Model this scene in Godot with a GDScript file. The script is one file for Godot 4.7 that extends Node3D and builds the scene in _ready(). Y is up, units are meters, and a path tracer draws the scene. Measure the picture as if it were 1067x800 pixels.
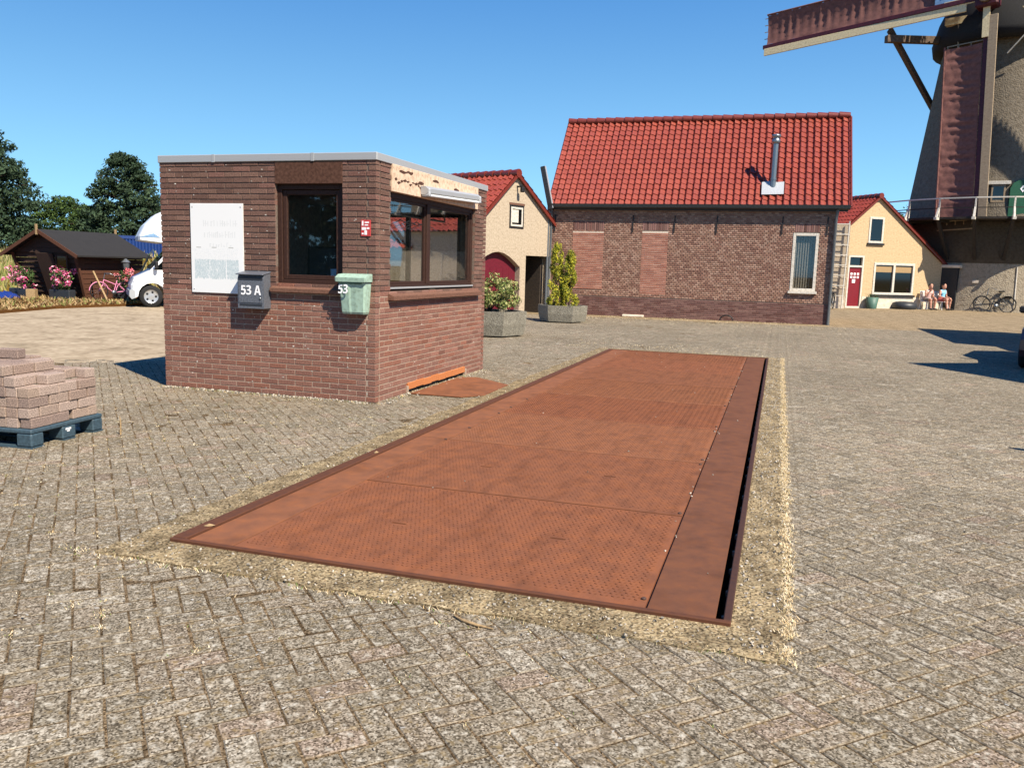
extends Node3D
# A village yard with a rusty weighbridge, a brick weigh office, a tiled brick house and a windmill.

var M := {}
var T := {}
var taken := {}
var rng := RandomNumberGenerator.new()

# ---------------------------------------------------------------- helpers
func numbered(called: String) -> String:
	var n: int = taken.get(called, -1) + 1
	taken[called] = n
	return called if n == 0 else "%s_%03d" % [called, n]

func tag(o: Node, label := "", category := "", group := "", kind := "") -> void:
	if label: o.set_meta("label", label)
	if category: o.set_meta("category", category)
	if group: o.set_meta("group", group)
	if kind: o.set_meta("kind", kind)

func thing(called: String, label: String, category: String, at := Vector3.ZERO, turn := 0.0, group := "") -> Node3D:
	var o := Node3D.new()
	o.name = numbered(called)
	add_child(o)
	o.position = at
	o.rotation.y = turn
	tag(o, label, category, group)
	return o

func st() -> SurfaceTool:
	var s := SurfaceTool.new()
	s.begin(Mesh.PRIMITIVE_TRIANGLES)
	s.set_smooth_group(-1)
	return s

func mesh_of(s: SurfaceTool) -> ArrayMesh:
	s.generate_normals()
	return s.commit()

func piece(called: String, mesh: Mesh, m: Material, parent: Node, xf := Transform3D()) -> MeshInstance3D:
	var o := MeshInstance3D.new()
	o.mesh = mesh
	o.material_override = m
	o.transform = xf
	if parent == self:
		o.name = numbered(called)
		add_child(o)
	else:
		o.name = called
		parent.add_child(o, true)
	return o

func fin(s: SurfaceTool, called: String, m: Material, parent: Node, xf := Transform3D()) -> MeshInstance3D:
	return piece(called, mesh_of(s), m, parent, xf)

func struct(o: Node) -> Node:
	o.set_meta("kind", "structure")
	return o

func multi(called: String, mesh: Mesh, m: Material, parent: Node, xfs: Array, cols: Array) -> MultiMeshInstance3D:
	var mm := MultiMesh.new()
	mm.transform_format = MultiMesh.TRANSFORM_3D
	mm.use_colors = cols.size() > 0
	mm.mesh = mesh
	mm.instance_count = xfs.size()
	for i in xfs.size():
		mm.set_instance_transform(i, xfs[i])
		if cols.size() > 0:
			mm.set_instance_color(i, cols[i])
	var o := MultiMeshInstance3D.new()
	o.multimesh = mm
	o.material_override = m
	if parent == self:
		o.name = numbered(called)
		add_child(o)
	else:
		o.name = called
		parent.add_child(o, true)
	o.set_meta("kind", "stuff")
	return o

func tri(s: SurfaceTool, a: Vector3, b: Vector3, c: Vector3, out: Vector3) -> void:
	if (b - a).cross(c - a).dot(out) > 0.0:
		s.add_vertex(a); s.add_vertex(c); s.add_vertex(b)
	else:
		s.add_vertex(a); s.add_vertex(b); s.add_vertex(c)

func quad(s: SurfaceTool, a: Vector3, b: Vector3, c: Vector3, d: Vector3, out: Vector3) -> void:
	tri(s, a, b, c, out)
	tri(s, a, c, d, out)

# box centred at c, optionally turned, with chamfered edges
func box(s: SurfaceTool, c: Vector3, size: Vector3, b := Basis(), ch := 0.0) -> void:
	var h := size * 0.5
	s.set_smooth_group(-1)
	if ch <= 0.0:
		for ax in 3:
			for sg in [-1.0, 1.0]:
				var n := Vector3.ZERO; n[ax] = sg
				var u := Vector3.ZERO; u[(ax + 1) % 3] = h[(ax + 1) % 3]
				var v := Vector3.ZERO; v[(ax + 2) % 3] = h[(ax + 2) % 3]
				var o := n * h[ax]
				quad(s, c + b * (o - u - v), c + b * (o + u - v), c + b * (o + u + v), c + b * (o - u + v), b * n)
		return
	var i := h - Vector3.ONE * ch
	for ax in 3:
		var a1 := (ax + 1) % 3
		var a2 := (ax + 2) % 3
		for sg in [-1.0, 1.0]:
			var n := Vector3.ZERO; n[ax] = sg
			var u := Vector3.ZERO; u[a1] = i[a1]
			var v := Vector3.ZERO; v[a2] = i[a2]
			var o := n * h[ax]
			quad(s, c + b * (o - u - v), c + b * (o + u - v), c + b * (o + u + v), c + b * (o - u + v), b * n)
			for sh in [-1.0, 1.0]:
				var p := Vector3.ZERO; p[ax] = sg * h[ax]; p[a1] = sh * i[a1]
				var q := Vector3.ZERO; q[ax] = sg * i[ax]; q[a1] = sh * h[a1]
				var w := Vector3.ZERO; w[a2] = i[a2]
				var nn := Vector3.ZERO; nn[ax] = sg; nn[a1] = sh
				quad(s, c + b * (p - w), c + b * (p + w), c + b * (q + w), c + b * (q - w), b * nn)
	for sx in [-1.0, 1.0]:
		for sy in [-1.0, 1.0]:
			for sz in [-1.0, 1.0]:
				tri(s, c + b * Vector3(sx * h.x, sy * i.y, sz * i.z), c + b * Vector3(sx * i.x, sy * h.y, sz * i.z), c + b * Vector3(sx * i.x, sy * i.y, sz * h.z), b * Vector3(sx, sy, sz))

# box given by its low and high corner
func bx(s: SurfaceTool, lo: Vector3, hi: Vector3, ch := 0.0) -> void:
	box(s, (lo + hi) * 0.5, hi - lo, Basis(), ch)

func box_part(called: String, lo: Vector3, hi: Vector3, m: Material, parent: Node, ch := 0.0) -> MeshInstance3D:
	var s := st()
	bx(s, lo, hi, ch)
	return fin(s, called, m, parent)

# straight bar between two points with a w x d section
func bar(s: SurfaceTool, a: Vector3, b: Vector3, w: float, d: float, up := Vector3.UP, ch := 0.0) -> void:
	var y := (b - a).normalized()
	var x := y.cross(up).normalized()
	if x.length() < 0.5: x = y.cross(Vector3.RIGHT).normalized()
	var z := x.cross(y)
	box(s, (a + b) * 0.5, Vector3(w, a.distance_to(b), d), Basis(x, y, z), ch)

func tube(s: SurfaceTool, pts: Array, radii, seg := 8, caps := true) -> void:
	s.set_smooth_group(0)
	var rings := []
	var prev := Vector3.ZERO
	for i in pts.size():
		var d: Vector3
		if i == 0: d = pts[1] - pts[0]
		elif i == pts.size() - 1: d = pts[i] - pts[i - 1]
		else: d = (pts[i + 1] - pts[i]).normalized() + (pts[i] - pts[i - 1]).normalized()
		d = d.normalized()
		var x: Vector3
		if i == 0:
			x = d.cross(Vector3.UP)
			if x.length() < 0.05: x = d.cross(Vector3.RIGHT)
		else:
			x = prev - d * prev.dot(d)
		x = x.normalized()
		prev = x
		var y := d.cross(x)
		var r: float = radii if not (radii is Array) else radii[i]
		var ring := []
		for k in seg:
			var a := TAU * k / seg
			ring.append(pts[i] + (x * cos(a) + y * sin(a)) * r)
		rings.append(ring)
	for i in pts.size() - 1:
		for k in seg:
			var k2 := (k + 1) % seg
			var mid: Vector3 = (pts[i] + pts[i + 1]) * 0.5
			quad(s, rings[i][k], rings[i][k2], rings[i + 1][k2], rings[i + 1][k], (rings[i][k] + rings[i + 1][k2]) * 0.5 - mid)
	if caps:
		s.set_smooth_group(-1)
		for e in [0, pts.size() - 1]:
			var o: Vector3 = (pts[0] - pts[1]) if e == 0 else (pts[e] - pts[e - 1])
			for k in range(1, seg - 1):
				tri(s, rings[e][0], rings[e][k], rings[e][k + 1], o)

# profile: Array of Vector2(radius, height)
func lathe(s: SurfaceTool, c: Vector3, prof: Array, seg := 24, smooth := true, sx := 1.0, sz := 1.0) -> void:
	s.set_smooth_group(0 if smooth else -1)
	for i in prof.size() - 1:
		for k in seg:
			var a := TAU * k / seg
			var b := TAU * (k + 1) / seg
			var ca := Vector3(cos(a) * sx, 0, sin(a) * sz)
			var cb := Vector3(cos(b) * sx, 0, sin(b) * sz)
			var p: Vector2 = prof[i]
			var q: Vector2 = prof[i + 1]
			var n := (ca + cb) * (q.y - p.y) + Vector3.UP * (p.x - q.x) * 2.0
			var v0 := c + ca * p.x + Vector3.UP * p.y
			var v1 := c + cb * p.x + Vector3.UP * p.y
			var v2 := c + cb * q.x + Vector3.UP * q.y
			var v3 := c + ca * q.x + Vector3.UP * q.y
			if p.x > 0.0001: tri(s, v0, v1, v2, n)
			if q.x > 0.0001: tri(s, v0, v2, v3, n)

# polygon in local xy pushed from z0 to z1; bevel shrinks the end caps
func prism(s: SurfaceTool, poly: Array, z0: float, z1: float, xf := Transform3D(), bev := 0.0, keep := 1.0) -> void:
	var pts := PackedVector2Array()
	var cen := Vector2.ZERO
	for p in poly: pts.append(p); cen += p / poly.size()
	var ids := Geometry2D.triangulate_polygon(pts)
	s.set_smooth_group(-1)
	var cap := func(p: Vector2) -> Vector2: return cen + (p - cen) * keep
	for e in 2:
		var z := z0 if e == 0 else z1
		var out := xf.basis * Vector3(0, 0, -1 if e == 0 else 1) * (1.0 if z1 > z0 else -1.0)
		for k in range(0, ids.size(), 3):
			var v := []
			for j in 3:
				var c2: Vector2 = cap.call(pts[ids[k + j]])
				v.append(xf * Vector3(c2.x, c2.y, z))
			tri(s, v[0], v[1], v[2], out)
	var b := bev * signf(z1 - z0)
	for k in pts.size():
		var p := pts[k]
		var q := pts[(k + 1) % pts.size()]
		var nrm := Vector2(q.y - p.y, p.x - q.x)
		if Geometry2D.is_polygon_clockwise(pts): nrm = -nrm
		var out := xf.basis * Vector3(nrm.x, nrm.y, 0)
		quad(s, xf * Vector3(p.x, p.y, z0 + b), xf * Vector3(q.x, q.y, z0 + b), xf * Vector3(q.x, q.y, z1 - b), xf * Vector3(p.x, p.y, z1 - b), out)
		if bev > 0.0:
			var pc: Vector2 = cap.call(p)
			var qc: Vector2 = cap.call(q)
			quad(s, xf * Vector3(p.x, p.y, z0 + b), xf * Vector3(q.x, q.y, z0 + b), xf * Vector3(qc.x, qc.y, z0), xf * Vector3(pc.x, pc.y, z0), out)
			quad(s, xf * Vector3(p.x, p.y, z1 - b), xf * Vector3(q.x, q.y, z1 - b), xf * Vector3(qc.x, qc.y, z1), xf * Vector3(pc.x, pc.y, z1), out)

# wall slab in local xy, its face at z = zf, with rectangular holes; holes are Rect2
func slab(s: SurfaceTool, r: Rect2, holes: Array, zf: float, th: float) -> void:
	var xs := [r.position.x, r.end.x]
	var ys := [r.position.y, r.end.y]
	for h in holes:
		for v in [h.position.x, h.end.x]:
			if v > r.position.x and v < r.end.x and not xs.has(v): xs.append(v)
		for v in [h.position.y, h.end.y]:
			if v > r.position.y and v < r.end.y and not ys.has(v): ys.append(v)
	xs.sort(); ys.sort()
	var solid := func(i: int, j: int) -> bool:
		if i < 0 or j < 0 or i >= xs.size() - 1 or j >= ys.size() - 1: return false
		var c := Vector2((xs[i] + xs[i + 1]) * 0.5, (ys[j] + ys[j + 1]) * 0.5)
		for h in holes:
			if h.has_point(c): return false
		return true
	s.set_smooth_group(-1)
	for i in xs.size() - 1:
		for j in ys.size() - 1:
			if not solid.call(i, j): continue
			var x0: float = xs[i]; var x1: float = xs[i + 1]; var y0: float = ys[j]; var y1: float = ys[j + 1]
			for z in [zf, zf - th]:
				quad(s, Vector3(x0, y0, z), Vector3(x1, y0, z), Vector3(x1, y1, z), Vector3(x0, y1, z), Vector3(0, 0, 1 if z == zf else -1))
			var zb := zf - th
			if not solid.call(i - 1, j): quad(s, Vector3(x0, y0, zf), Vector3(x0, y1, zf), Vector3(x0, y1, zb), Vector3(x0, y0, zb), Vector3.LEFT)
			if not solid.call(i + 1, j): quad(s, Vector3(x1, y0, zf), Vector3(x1, y1, zf), Vector3(x1, y1, zb), Vector3(x1, y0, zb), Vector3.RIGHT)
			if not solid.call(i, j - 1): quad(s, Vector3(x0, y0, zf), Vector3(x1, y0, zf), Vector3(x1, y0, zb), Vector3(x0, y0, zb), Vector3.DOWN)
			if not solid.call(i, j + 1): quad(s, Vector3(x0, y1, zf), Vector3(x1, y1, zf), Vector3(x1, y1, zb), Vector3(x0, y1, zb), Vector3.UP)

# chamfered block whose face lies at z = 0 (no back): length l, height h, depth d
func block_mesh(l: float, h: float, d: float, ch: float) -> ArrayMesh:
	var s := st()
	var a := Vector2(l, h) * 0.5
	var i := a - Vector2(ch, ch)
	var c := [Vector2(-1, -1), Vector2(1, -1), Vector2(1, 1), Vector2(-1, 1)]
	var f := []; var m := []; var b := []
	for k in 4:
		f.append(Vector3(c[k].x * i.x, c[k].y * i.y, 0))
		m.append(Vector3(c[k].x * a.x, c[k].y * a.y, -ch))
		b.append(Vector3(c[k].x * a.x, c[k].y * a.y, -d))
	quad(s, f[0], f[1], f[2], f[3], Vector3.BACK)
	for k in 4:
		var k2 := (k + 1) % 4
		var o: Vector3 = (m[k] + m[k2]) * 0.5
		quad(s, f[k], f[k2], m[k2], m[k], Vector3(o.x, o.y, 0.02))
		quad(s, m[k], m[k2], b[k2], b[k], Vector3(o.x, o.y, 0))
	return mesh_of(s)

# courses of bricks; returns [[Transform3D, size factor], ...] on a local xy wall whose face is z = 0
func courses(w: float, y0: float, n: int, course: float, len: float, joint: float, holes: Array, quoin0: float, quoin1: float, header_rows := false) -> Array:
	var out := []
	for r in n:
		var y := y0 + (r + 0.5) * course
		var unit := len
		if header_rows and r % 2 == 1: unit = (len - joint) * 0.5
		var pitch := unit + joint
		var lo := quoin0 if r % 2 == 0 else 0.0
		var hi := w - (quoin1 if r % 2 == 1 else 0.0)
		var spans := [[lo, hi]]
		for h in holes:
			if y > h.position.y and y < h.end.y:
				var nx := []
				for sp in spans:
					if h.end.x <= sp[0] or h.position.x >= sp[1]:
						nx.append(sp); continue
					if h.position.x > sp[0] + 0.01: nx.append([sp[0], h.position.x])
					if h.end.x < sp[1] - 0.01: nx.append([h.end.x, sp[1]])
				spans = nx
		var off := 0.0 if r % 2 == 0 else pitch * 0.5
		if header_rows: off = pitch * (0.25 if r % 4 < 2 else 0.75)
		for sp in spans:
			var k := floori((sp[0] - off) / pitch)
			while off + k * pitch < sp[1]:
				var a: float = maxf(off + k * pitch, sp[0])
				var b: float = minf(off + k * pitch + unit, sp[1])
				k += 1
				if b - a < 0.025: continue
				out.append([Vector3((a + b) * 0.5, y, 0), (b - a) / unit if not header_rows else (b - a) / len])
	return out

func noise_tex(type: int, freq: float, size: int, ramp: Array, oct := 4, sd := 1, normal := false, bump := 4.0) -> NoiseTexture2D:
	var n := FastNoiseLite.new()
	n.seed = sd
	n.noise_type = type
	n.frequency = freq
	if type == FastNoiseLite.TYPE_CELLULAR:
		n.cellular_return_type = FastNoiseLite.RETURN_CELL_VALUE
		n.cellular_jitter = 1.0
		n.fractal_type = FastNoiseLite.FRACTAL_NONE
	elif oct > 1:
		n.fractal_type = FastNoiseLite.FRACTAL_FBM
		n.fractal_octaves = oct
		n.fractal_gain = 0.55
	else:
		n.fractal_type = FastNoiseLite.FRACTAL_NONE
	var t := NoiseTexture2D.new()
	t.width = size
	t.height = size
	t.seamless = true
	t.noise = n
	if normal:
		t.as_normal_map = true
		t.bump_strength = bump
	elif ramp.size() > 0:
		var g := Gradient.new()
		var offs := PackedFloat32Array()
		var cols := PackedColorArray()
		for e in ramp:
			offs.append(e[0]); cols.append(e[1])
		g.offsets = offs
		g.colors = cols
		t.color_ramp = g
	return t

func grey(v: float, a := 1.0) -> Color:
	return Color(v, v, v, a)

func mat(key: String, col: Color, rough := 0.9, tex: Texture2D = null, sc := 1.0, o := {}) -> StandardMaterial3D:
	var m := StandardMaterial3D.new()
	m.albedo_color = col
	m.roughness = rough
	m.metallic = o.get("metal", 0.0)
	m.metallic_specular = o.get("spec", 0.5)
	if tex or o.has("normal"):
		m.uv1_triplanar = true
		m.uv1_world_triplanar = not o.get("local", false)
		m.uv1_scale = Vector3.ONE * sc
		if o.has("sc3"): m.uv1_scale = o.sc3
	if tex: m.albedo_texture = tex
	if o.has("normal"):
		m.normal_enabled = true
		m.normal_texture = o.normal
		m.normal_scale = o.get("nscale", 1.0)
	if o.has("detail"):
		m.detail_enabled = true
		m.detail_albedo = o.detail
		m.detail_blend_mode = o.get("dmode", BaseMaterial3D.BLEND_MODE_MUL)
		m.detail_uv_layer = BaseMaterial3D.DETAIL_UV_2
		m.uv2_triplanar = true
		m.uv2_world_triplanar = not o.get("local", false)
		m.uv2_scale = Vector3.ONE * o.get("dsc", 0.3)
	if o.get("vc", false): m.vertex_color_use_as_albedo = true
	if o.has("back"):
		m.backlight_enabled = true
		m.backlight = o.back
	M[key] = m
	return m

func lin(c: Color) -> Color:
	return c.srgb_to_linear()

func hexc(h: String) -> Color:
	return Color.html(h)

# ---------------------------------------------------------------- materials
func make_materials() -> void:
	var CE := FastNoiseLite.TYPE_CELLULAR
	var SS := FastNoiseLite.TYPE_SIMPLEX_SMOOTH
	T.grain = noise_tex(SS, 0.03, 512, [[0.0, grey(0.66)], [0.5, grey(0.86)], [1.0, grey(1.0)]], 5, 3)
	T.speck = noise_tex(CE, 0.16, 1024, [[0.0, Color(0.36, 0.335, 0.30)], [0.28, Color(0.58, 0.55, 0.50)], [0.55, Color(0.72, 0.69, 0.64)], [0.8, Color(0.85, 0.82, 0.77)], [1.0, Color(1.0, 0.98, 0.94)]], 1, 11)
	T.blotch = noise_tex(SS, 0.012, 512, [[0.0, Color(0.70, 0.68, 0.64)], [0.45, Color(0.88, 0.87, 0.85)], [0.62, Color(1.0, 0.99, 0.96)], [1.0, Color(1.0, 0.98, 0.93)]], 6, 5)
	T.moss = noise_tex(SS, 0.03, 1024, [[0.0, Color(0.54, 0.45, 0.27, 0.75)], [0.25, Color(0.54, 0.46, 0.31, 0.32)], [0.37, Color(0.58, 0.52, 0.42, 0.0)], [0.60, Color(0.85, 0.8, 0.7, 0.0)], [0.75, Color(0.84, 0.81, 0.73, 0.30)], [1.0, Color(0.90, 0.88, 0.82, 0.55)]], 8, 8)
	T.agg = noise_tex(CE, 0.13, 1024, [[0.0, Color(0.36, 0.33, 0.28)], [0.2, Color(0.55, 0.51, 0.44)], [0.42, Color(0.70, 0.66, 0.57)], [0.65, Color(0.82, 0.78, 0.69)], [0.86, Color(0.70, 0.63, 0.53)], [1.0, Color(0.97, 0.94, 0.87)]], 1, 21)
	T.rust = noise_tex(SS, 0.018, 1024, [[0.0, Color(0.575, 0.443, 0.363)], [0.35, Color(0.622, 0.472, 0.375)], [0.55, Color(0.645, 0.484, 0.377)], [0.75, Color(0.668, 0.496, 0.373)], [1.0, Color(0.70, 0.51, 0.365)]], 9, 31)
	T.stain = noise_tex(SS, 0.012, 512, [[0.0, grey(0.86)], [0.36, grey(0.955)], [0.55, grey(1.0)], [1.0, grey(1.0)]], 8, 41)
	T.bump = noise_tex(SS, 0.05, 512, [], 5, 51, true, 6.0)
	T.bumpc = noise_tex(CE, 0.12, 512, [], 1, 52, true, 5.0)
	T.brick = noise_tex(SS, 0.05, 512, [[0.0, grey(0.55)], [0.4, grey(0.82)], [0.75, grey(1.0)], [1.0, grey(1.0)]], 5, 61)
	T.plaster = noise_tex(SS, 0.02, 512, [[0.0, Color(0.72, 0.7, 0.66)], [0.4, Color(0.9, 0.88, 0.85)], [1.0, Color(1.0, 0.99, 0.97)]], 6, 71)
	T.wood = noise_tex(SS, 0.03, 512, [[0.0, grey(0.5)], [0.5, grey(0.8)], [1.0, grey(1.0)]], 5, 81)
	T.sand = noise_tex(SS, 0.02, 1024, [[0.0, Color(0.47, 0.42, 0.34)], [0.35, Color(0.62, 0.56, 0.46)], [0.6, Color(0.74, 0.67, 0.56)], [1.0, Color(0.86, 0.79, 0.67)]], 7, 91)
	T.rough = noise_tex(SS, 0.02, 512, [[0.0, grey(0.55)], [1.0, grey(0.95)]], 5, 95)

	# ground
	mat("paver", Color.WHITE, 0.95, T.speck, 1.0, {"vc": true, "detail": T.moss, "dsc": 0.55, "dmode": BaseMaterial3D.BLEND_MODE_MIX, "spec": 0.2})
	mat("sandbed", Color(0.60, 0.54, 0.46), 1.0, T.speck, 0.9, {"detail": T.blotch, "dsc": 0.35, "spec": 0.1})
	mat("yard", Color(0.84, 0.79, 0.70), 0.97, T.speck, 0.6, {"detail": T.plaster, "dsc": 0.15, "spec": 0.15})
	mat("road", Color(0.75, 0.705, 0.63), 0.97, T.plaster, 0.5, {"detail": T.plaster, "dsc": 0.11, "spec": 0.15})
	mat("apron", Color(0.82, 0.785, 0.715), 0.95, T.agg, 0.85, {"detail": T.blotch, "dsc": 0.6, "spec": 0.2, "normal": T.bumpc, "nscale": 0.7})
	mat("soil", Color(0.52, 0.40, 0.28), 1.0, T.sand, 1.4, {"spec": 0.1})
	mat("meadow", Color(0.62, 0.55, 0.28), 1.0, T.sand, 0.3, {"spec": 0.1})
	mat("grassblade", Color.WHITE, 0.9, null, 1, {"vc": true, "back": Color(0.3, 0.3, 0.2), "spec": 0.2})
	# weighbridge
	var rd := {"detail": T.stain, "dsc": 0.35, "spec": 0.25}
	for k in 8:
		var v: float = [1.0, 0.98, 1.02, 0.99, 1.02, 0.97, 1.01, 0.99][k]
		var g: float = [0.99, 1.0, 1.02, 0.98, 1.02, 1.01, 0.99, 1.0][k]
		var tm := mat("tread_%d" % k, Color(0.80 * v, 0.692 * v * g, 0.63 * v * g, 1), 0.78, T.rust, 0.32, rd)
		tm.uv2_scale = Vector3(0.8, 1.0, 0.3)
		tm.uv2_offset = Vector3(0.13 * k, 0, 0.37 * k)
	mat("stud", Color(0.68, 0.58, 0.53), 0.8, T.rust, 0.32, rd)
	mat("side_rust", Color(0.80, 0.705, 0.65), 0.75, T.rust, 0.35, rd)
	mat("side_dark", Color(0.67, 0.60, 0.57), 0.7, T.rust, 0.4, rd)
	mat("frame_rust", Color(0.56, 0.49, 0.47), 0.75, T.rust, 0.8, {"spec": 0.3})
	mat("frame_purple", Color(0.44, 0.42, 0.46), 0.7, T.rust, 0.8, {"spec": 0.3})
	mat("pit", Color(0.42, 0.37, 0.33), 1.0, T.grain, 1.0)
	mat("bolt", Color(0.35, 0.25, 0.2), 0.7, T.grain, 5.0)
	# booth
	var pal := ["956c5d", "91685a", "996f60", "8c6457", "976857", "9a7466"]
	for k in 6:
		mat("brick_%d" % k, hexc(pal[k]), 0.92, T.brick, 2.2, {"spec": 0.25})
	var palu := ["836659", "7e6155", "886a5d", "795d52", "846257"]
	for k in 5:
		mat("brick_up_%d" % k, hexc(palu[k]), 0.92, T.brick, 2.2, {"spec": 0.25})
	mat("bricks", Color.WHITE, 0.92, T.brick, 2.2, {"vc": true, "spec": 0.25})
	mat("mortar_light", hexc("bda794"), 1.0, T.grain, 3.0, {"spec": 0.1})
	mat("mortar_dark", hexc("84756a"), 1.0, T.grain, 3.0, {"spec": 0.1})
	mat("mortar_house", hexc("ead9c6"), 1.0, T.grain, 2.0, {"spec": 0.1})
	mat("mortar_deep", hexc("a3907f"), 1.0, T.grain, 2.0, {"spec": 0.1})  # mortar colour darkened to stand for shadow in the recessed bed joints
	mat("aluminium", hexc("a6a8a8"), 0.45, null, 1, {"metal": 0.2})
	mat("roofing", hexc("3a3a3a"), 0.95, T.grain, 1.0)
	mat("concrete_brown", hexc("64483c"), 0.9, T.grain, 1.5, {"spec": 0.2})
	mat("frame_brown", hexc("4c3329"), 0.62, T.wood, 1.0, {"sc3": Vector3(8, 1.2, 8), "spec": 0.35})
	mat("sill_brown", hexc("84604f"), 0.8, T.grain, 2.0, {"spec": 0.3})
	mat("fascia", hexc("e2c9b2"), 0.85, T.plaster, 1.3, {"spec": 0.25})
	mat("inside", hexc("8b877b"), 0.95, T.grain, 0.8)
	mat("inside_dark", hexc("6f675e"), 0.95, T.grain, 0.8)
	var glass := mat("glass", Color(0.10, 0.14, 0.15, 0.10), 0.02)
	glass.transparency = BaseMaterial3D.TRANSPARENCY_ALPHA
	glass.metallic_specular = 0.6
	var glass2 := mat("glass_dark", Color(0.03, 0.045, 0.05), 0.04)
	glass2.metallic_specular = 0.6
	mat("white_enamel", hexc("f0f0ee"), 0.45, T.plaster, 0.8)
	mat("white_paint", hexc("dedbd2"), 0.6, T.plaster, 1.0)
	mat("orange_clay", hexc("d08048"), 0.85, T.brick, 3.0)
	mat("anthracite", hexc("7b8089"), 0.42, T.grain, 3.0, {"metal": 0.25})
	mat("anthracite_dark", hexc("2b2e33"), 0.5)
	mat("mint", hexc("a8c9bb"), 0.5, T.plaster, 1.6)
	mat("mint_dark", hexc("47685b"), 0.55)
	mat("letter_white", hexc("efefef"), 0.6)
	mat("galv", hexc("a7adb0"), 0.35, T.grain, 3.0, {"metal": 0.8})
	mat("lead", hexc("c9cdd0"), 0.55, T.grain, 2.0, {"metal": 0.2})
	mat("black_iron", hexc("1b1a1b"), 0.6)
	mat("grey_post", hexc("7c8184"), 0.5, T.grain, 2.0, {"metal": 0.4})
	# roofs and houses
	mat("tile", Color.WHITE, 0.42, T.plaster, 1.1, {"vc": true, "spec": 0.5})
	var tp := ["923f2e", "964130", "8e3c2c", "994432", "903e30"]
	for k in 5: mat("tile_%d" % k, hexc(tp[k]), 0.42, T.plaster, 1.1, {"spec": 0.5})
	mat("ridge", hexc("82362a"), 0.4, T.brick, 1.1)
	mat("gutter", hexc("3c3f40"), 0.5, T.grain, 1.0, {"metal": 0.3})
	mat("cream", hexc("c2b5a2"), 0.92, T.plaster, 1.1, {"spec": 0.2})
	mat("yellow", hexc("d2bb98"), 0.9, T.plaster, 1.0, {"spec": 0.2})
	mat("plinth_white", hexc("e3dacb"), 0.9, T.plaster, 0.5)
	mat("maroon", hexc("74142a"), 0.55, T.grain, 1.0)
	mat("door_red", hexc("8c1424"), 0.5, T.grain, 1.0)
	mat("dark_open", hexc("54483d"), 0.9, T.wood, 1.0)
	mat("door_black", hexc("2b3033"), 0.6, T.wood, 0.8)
	mat("tar_wood", hexc("24221f"), 0.8, T.wood, 1.0)
	# mill
	mat("mill_wall", hexc("938b7e"), 0.95, T.plaster, 0.35, {"detail": T.brick, "dsc": 1.1, "spec": 0.2, "normal": T.bump, "nscale": 0.8})
	mat("mill_base", hexc("bcb2a0"), 0.95, T.plaster, 0.4, {"detail": T.brick, "dsc": 0.9, "spec": 0.2, "normal": T.bump, "nscale": 1.0})
	mat("mill_band", hexc("56524c"), 0.95, T.plaster, 0.5, {"spec": 0.2, "normal": T.bump, "nscale": 0.8})
	mat("mill_cap", hexc("2a2a2b"), 0.95, T.grain, 0.7)
	mat("mill_cream", hexc("f0dfb4"), 0.7, T.plaster, 0.8)
	mat("mill_maroon", hexc("5c1424"), 0.6, T.wood, 0.5)
	mat("mill_taupe", hexc("a6947c"), 0.8, T.plaster, 0.8)
	mat("mill_beam", hexc("7a6450"), 0.85, T.wood, 0.5)
	mat("sailcloth", hexc("845a54"), 0.95, T.plaster, 0.5, {"back": Color(0.12, 0.06, 0.05), "detail": T.stain, "dsc": 0.4})
	mat("deck_wood", hexc("3b342d"), 0.9, T.wood, 0.6)
	mat("green_paint", hexc("0f5a3c"), 0.5, T.grain, 1.0)
	mat("blue_print", hexc("7fa8d6"), 0.6, T.plaster, 1.0)
	mat("ink_blue", hexc("17356e"), 0.6)
	# plants
	mat("leaf", Color.WHITE, 0.7, null, 1, {"vc": true, "back": Color(0.28, 0.3, 0.12), "spec": 0.25})
	mat("bark", hexc("4a3b2e"), 0.95, T.wood, 1.0)
	mat("planter", hexc("b2b2aa"), 0.95, T.speck, 0.9, {"detail": T.stain, "dsc": 0.8, "normal": T.bumpc, "nscale": 0.6})
	mat("petal", Color.WHITE, 0.6, null, 1, {"vc": true, "back": Color(0.3, 0.2, 0.2)})
	# small things
	mat("shed_dark", hexc("4a3224"), 0.85, T.wood, 1.0, {"sc3": Vector3(1, 8, 1)})
	mat("shed_brown", hexc("6a3f26"), 0.85, T.wood, 1.0, {"sc3": Vector3(1, 8, 1)})
	mat("felt", hexc("2d2a27"), 0.95, T.grain, 1.5, {"detail": T.stain, "dsc": 0.5})
	mat("pale_wood", hexc("c9a878"), 0.8, T.wood, 2.0)
	mat("van_white", hexc("e4e6e6"), 0.3)
	mat("van_grey", hexc("9da1a4"), 0.5)
	mat("rubber", hexc("1c1c1d"), 0.9)
	mat("alloy", hexc("b9bcbe"), 0.35, null, 1, {"metal": 0.6})
	mat("container_blue", hexc("143f86"), 0.6, T.grain, 1.0)
	mat("tarp_blue", hexc("1f3f93"), 0.5, T.grain, 1.0)
	mat("pallet", hexc("435a66"), 0.6, T.grain, 2.0)
	var kp := ["ae998a", "a58f81", "b7a294", "9b877c", "b19b8a"]
	for k in 5: mat("klinker_%d" % k, hexc(kp[k]), 0.95, T.brick, 2.6, {"spec": 0.15})
	mat("car_maroon", hexc("3c1215"), 0.35, null, 1, {})
	M.car_maroon.clearcoat_enabled = true
	mat("plastic_white", hexc("e8e8e6"), 0.45)
	mat("skin", Color.WHITE, 0.6, null, 1, {"vc": true})
	mat("pink", hexc("e58fb0"), 0.5)
	mat("lamp_lens", hexc("dfe2e0"), 0.3)
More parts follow.
